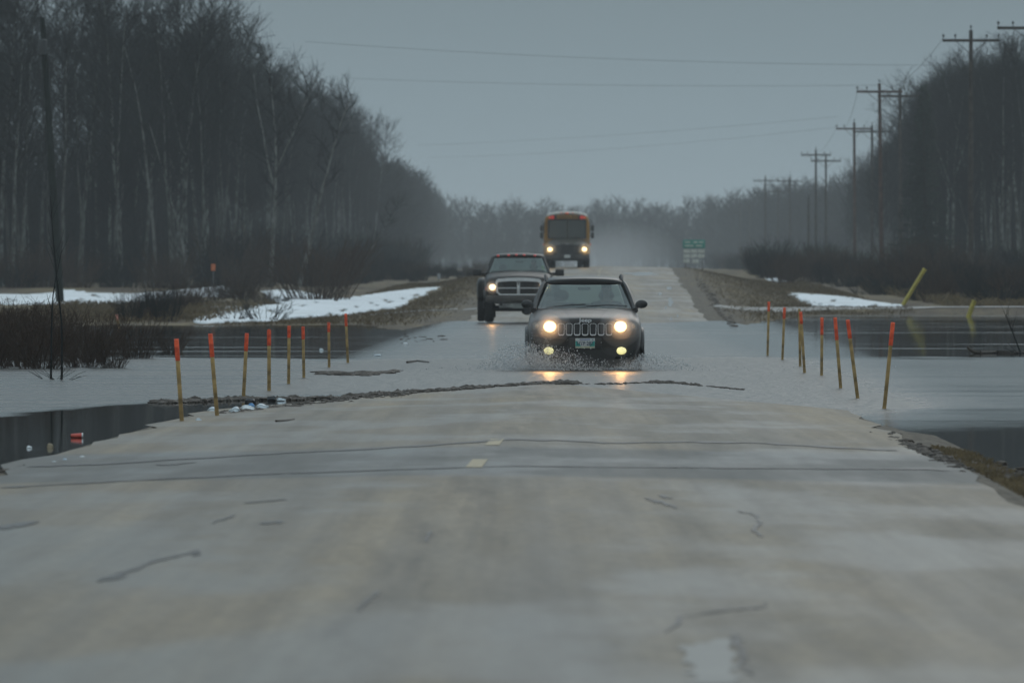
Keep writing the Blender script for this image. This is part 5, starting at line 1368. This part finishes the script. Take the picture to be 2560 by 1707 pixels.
for s in (-1, 1):
    fe = BM(); fe.loft([(.12, [(0, .66), (.10, .66), (.17, .70), (.19, .85), (.18, 1.05), (.15, 1.12), (.10, 1.16), (.05, 1.17), (0, 1.17)]), (.35, [(0, .60), (.13, .60), (.22, .64), (.25, .85), (.24, 1.10), (.20, 1.20), (.13, 1.25), (.05, 1.26), (0, 1.26)]), (1.5, [(0, .60), (.13, .60), (.24, .64), (.27, .85), (.26, 1.15), (.22, 1.28), (.14, 1.34), (.05, 1.36), (0, 1.36)])])
    fo = fe.done("front_fender", by, bus, sub=1); fo.location = (s*.95, 0, 0)
    BM().prism(rrect(s*.90, .98, .30, .26, .05), .03, .16).done("headlight", lampglass, bus)
    headlamp(bus, (s*.90, .00, .985), .125, 22, col=(1, .60, .16))
    BM().box((s*1.235, .45, 1.24), (.05, .12, .09), .01).done("turn_lamp", amber, bus)
    for (z, yy_) in ((2.10, 0), (1.72, 0)):
        mb_ = BM(); mb_.box((s*1.33, .95, z), (.17, .10, .30), .035); mo = mb_.done("side_mirror", bk, bus); BM().box((s*1.33, 1.008, z), (.14, .012, .26), .004).done("mirror_glass", chrome, mo)
    ar = BM(); ar.tube([(s*1.15, 1.6, 2.55), (s*1.30, 1.2, 2.45), (s*1.34, .97, 2.25), (s*1.34, .97, 1.60), (s*1.12, .9, 1.35)], .018, 6); ar.done("mirror_arm", bk, bus)
    wheel(bus, s*1.02, 1.05, .49, .30, s); wheel(bus, s*1.03, 7.6, .49, .28, s); wheel(bus, s*.72, 7.6, .49, .28, s)
    for k in range(9):
        y0 = 2.3+k*.93; wd = BM(); wd.box((s*1.205, y0, 2.12), (.03, .72, .62), .02); wd.done("window", glass_s, bus)
    rl = BM()
    for z in (.85, 1.25, 1.68): rl.box((s*1.222, 6.2, z), (.02, 8.8, .05))
    rl.done("rub_rail", bk, bus)
gl_ = BM(); gl_.prism(rrect(0, .99, 1.08, .48, .08), .00, .10); gl_.done("grille", pmat("bus_grille", (.03, .03, .03), .5), bus)
gl_ = BM()
for z in np.arange(.80, 1.2, .07): gl_.box((0, -.008, z), (.98, .02, .025), .004)
gl_.done("grille_bar", blackp, bus)
BM().box((0, -.01, 1.27), (.20, .02, .045), .008).done("badge", alloy, bus)
bb_ = BM(); bb_.box((0, -.06, .58), (2.34, .18, .30), .04); bb_.done("bumper", bk, bus)
BM().box((0, -.158, .615), (.31, .008, .15), .002).done("license_plate", platew, bus)
ub = BM(); ub.box((0, 1.5, .52), (1.3, 2.4, .22), .05); ub.tube([(-.95, 1.05, .49), (.95, 1.05, .49)], .07, 8); ub.box((0, 6.5, .50), (1.0, 8, .22)); ub.tube([(-1, 7.6, .49), (1, 7.6, .49)], .1, 8); ub.done("underbody", blackp, bus)
for s in (-1, 1): BM().box((s*.98, 1.68, .36), (.42, .03, .42), .01).done("mud_flap", blackp, bus)

# ------------------------------------------------------------------ spray thrown up by the SUV
def droplets(name, label, n, fn, seed, mat, smin=.006, smax=.018):
    r_ = np.random.RandomState(seed); octv = np.array([(1, 0, 0), (-1, 0, 0), (0, 1, 0), (0, -1, 0), (0, 0, 1), (0, 0, -1)], float)
    octf = np.array([(0, 2, 4), (2, 1, 4), (1, 3, 4), (3, 0, 4), (2, 0, 5), (1, 2, 5), (3, 1, 5), (0, 3, 5)])
    V_ = np.zeros((n, 6, 3)); 
    for i in range(n):
        x, y, z = fn(r_); s = r_.uniform(smin, smax)*r_.uniform(.5, 1)
        V_[i] = octv*np.array([s, s, s*r_.uniform(.8, 1.9)])+np.array([x, y, z])
    F_ = (np.arange(n)*6)[:, None, None]+octf[None]
    return tag(mesh_obj(name, V_.reshape(-1, 3), F_.reshape(-1, 3), mat, smooth=True), label, "spray", kind="stuff")
drop_m = pmat("water_drops", (.34, .37, .39), .5, scale=40, spec=.3, col2=(.85, .88, .9))
X0, Y0 = 1.17, 136.6
def plume(cx, cy_, dx, h, spread):
    def fn(r_):
        # ballistic fans of drops leaving the front wheel
        t_ = r_.rand()**.75; vz = h*4*r_.uniform(.25, 1)**.8; a = r_.normal(0, .5)
        x = cx+dx*t_*r_.uniform(.3, 1)*spread; z = vz*t_*(1-t_)+.01+abs(r_.normal(0, .02)); y = cy_+a*t_*1.2-t_*.4
        return x, y, max(z, .01)
    return fn
droplets("water_spray", "fan of drops flying left from the SUV's front wheel", 3000, plume(X0-.62, Y0+.15, -1, .42, 1.15), 71, drop_m, .003, .010)
droplets("water_spray", "low drops flying right from the SUV's other front wheel", 1900, plume(X0+.70, Y0+.2, 1, .24, 1.1), 72, drop_m, .003, .009)
def foam(r_):
    x = X0+r_.normal(0, .62); return x, Y0-.35+r_.normal(0, .25), .01+abs(r_.normal(0, .06))
droplets("water_spray", "curtain of foam and drops under the SUV's bumper", 1500, foam, 73, drop_m, .003, .009)
def burst(r_):
    a = r_.normal(0, 1); return X0-.62+a*.30, Y0-.25+r_.normal(0, .2), abs(r_.normal(0, .17))+.01
droplets("water_spray", "dense burst of drops in front of the SUV's left-hand wheel", 2600, burst, 74, drop_m, .003, .011)
def fine(r_):
    t_ = r_.rand()**.8; s = -1 if r_.rand() < .75 else 1
    return X0+s*(.55+t_*r_.uniform(.1, 1.1)), Y0-.2+r_.normal(0, .3), abs(r_.normal(0, .13))*(1.3-t_)*(1.4 if s < 0 else .8)+.01
droplets("water_spray", "finest spray drifting off both front wheels of the SUV", 9000, fine, 76, drop_m, .002, .006)
def wake(r_):
    x = X0+r_.normal(0, 1.5); return x, Y0+r_.uniform(-1.5, 6), .005+abs(r_.normal(0, .02))
droplets("water_spray", "scattered splashes and foam flecks on the water round the SUV", 500, wake, 75, drop_m, .003, .009)
# mist of road spray, and mist balls added to make the headlight halos
def mist(c, r_, dens, label):
    o = BM().ell((0, 0, 0), r_, 24, 14).done("spray_and_halo_mist", None or mist_m(dens), smooth=True); o.location = c
    return tag(o, label, "mist", kind="stuff")
def mist_m(dens):
    m = bpy.data.materials.new("spray_and_halo_mist"); m.use_nodes = True; t = m.node_tree; t.nodes.clear()
    o_ = N(t, "ShaderNodeOutputMaterial"); v_ = N(t, "ShaderNodeVolumePrincipled"); v_.inputs["Density"].default_value = dens; v_.inputs["Color"].default_value = (.95, .97, 1, 1); v_.inputs["Anisotropy"].default_value = .3
    t.links.new(v_.outputs[0], o_.inputs["Volume"]); return m
for s in (-1, 1):  # nested mist balls added to spread each headlight's glow into a halo
    side = "left" if s < 0 else "right"
    for r_, d_, w_ in ((.50, .10, "widest"), (.34, .5, "middle"), (.21, 1.25, "innermost")):
        mist((1.17+s*.565, 136.50, .70), (r_, r_*.6, r_), d_, "%s ball of mist added to make a halo round the SUV's %s-hand headlight" % (w_, side))
    for r_, d_, w_ in ((.34, .14, "wider"), (.20, .7, "inner")):
        mist((.19+s*.765, 249.90, 1.06), (r_, r_*.8, r_), d_, "%s ball of mist added to make a halo round the pickup's %s-hand headlight" % (w_, side))
    for r_, d_, w_ in ((.62, .10, "wider"), (.34, .5, "inner")):
        mist((ctr(449)-1.8+s*.90, 446.9, float(g(449))+.92), (r_, r_*.8, r_), d_, "%s ball of mist added to make a halo round the school bus's %s-hand headlight" % (w_, side))
for k in range(7):
    q = k/6
    mist((ctr(462)-.6+2.1*q, 462+k*7, 1.9+.45*q), (1.6+2.2*q, 9+3*k, .7+1.3*q), .0022, "%s puff of road spray hanging in the air behind the school bus" % ordn[k])
mist((.55, 136.25, .10), (.85, .4, .22), .16, "low white mist off the SUV's left-hand front wheel")
mist((1.9, 136.3, .06), (.7, .4, .14), .12, "low white mist off the SUV's right-hand front wheel")

# ------------------------------------------------------------------ damp air
hz = BM(); hz.box((0, 2040, 15.5), (3400, 4260, 34)); 
hm = bpy.data.materials.new("damp_haze"); hm.use_nodes = True; t = hm.node_tree; t.nodes.clear()
o_ = N(t, "ShaderNodeOutputMaterial"); v_ = N(t, "ShaderNodeVolumePrincipled"); v_.inputs["Density"].default_value = 0.00022; v_.inputs["Color"].default_value = (.93, .97, 1, 1); v_.inputs["Anisotropy"].default_value = 0.2
t.links.new(v_.outputs[0], o_.inputs["Volume"])
tag(hz.done("haze", hm, smooth=False), "pale damp haze filling the air over the road and woods", "haze", kind="stuff")
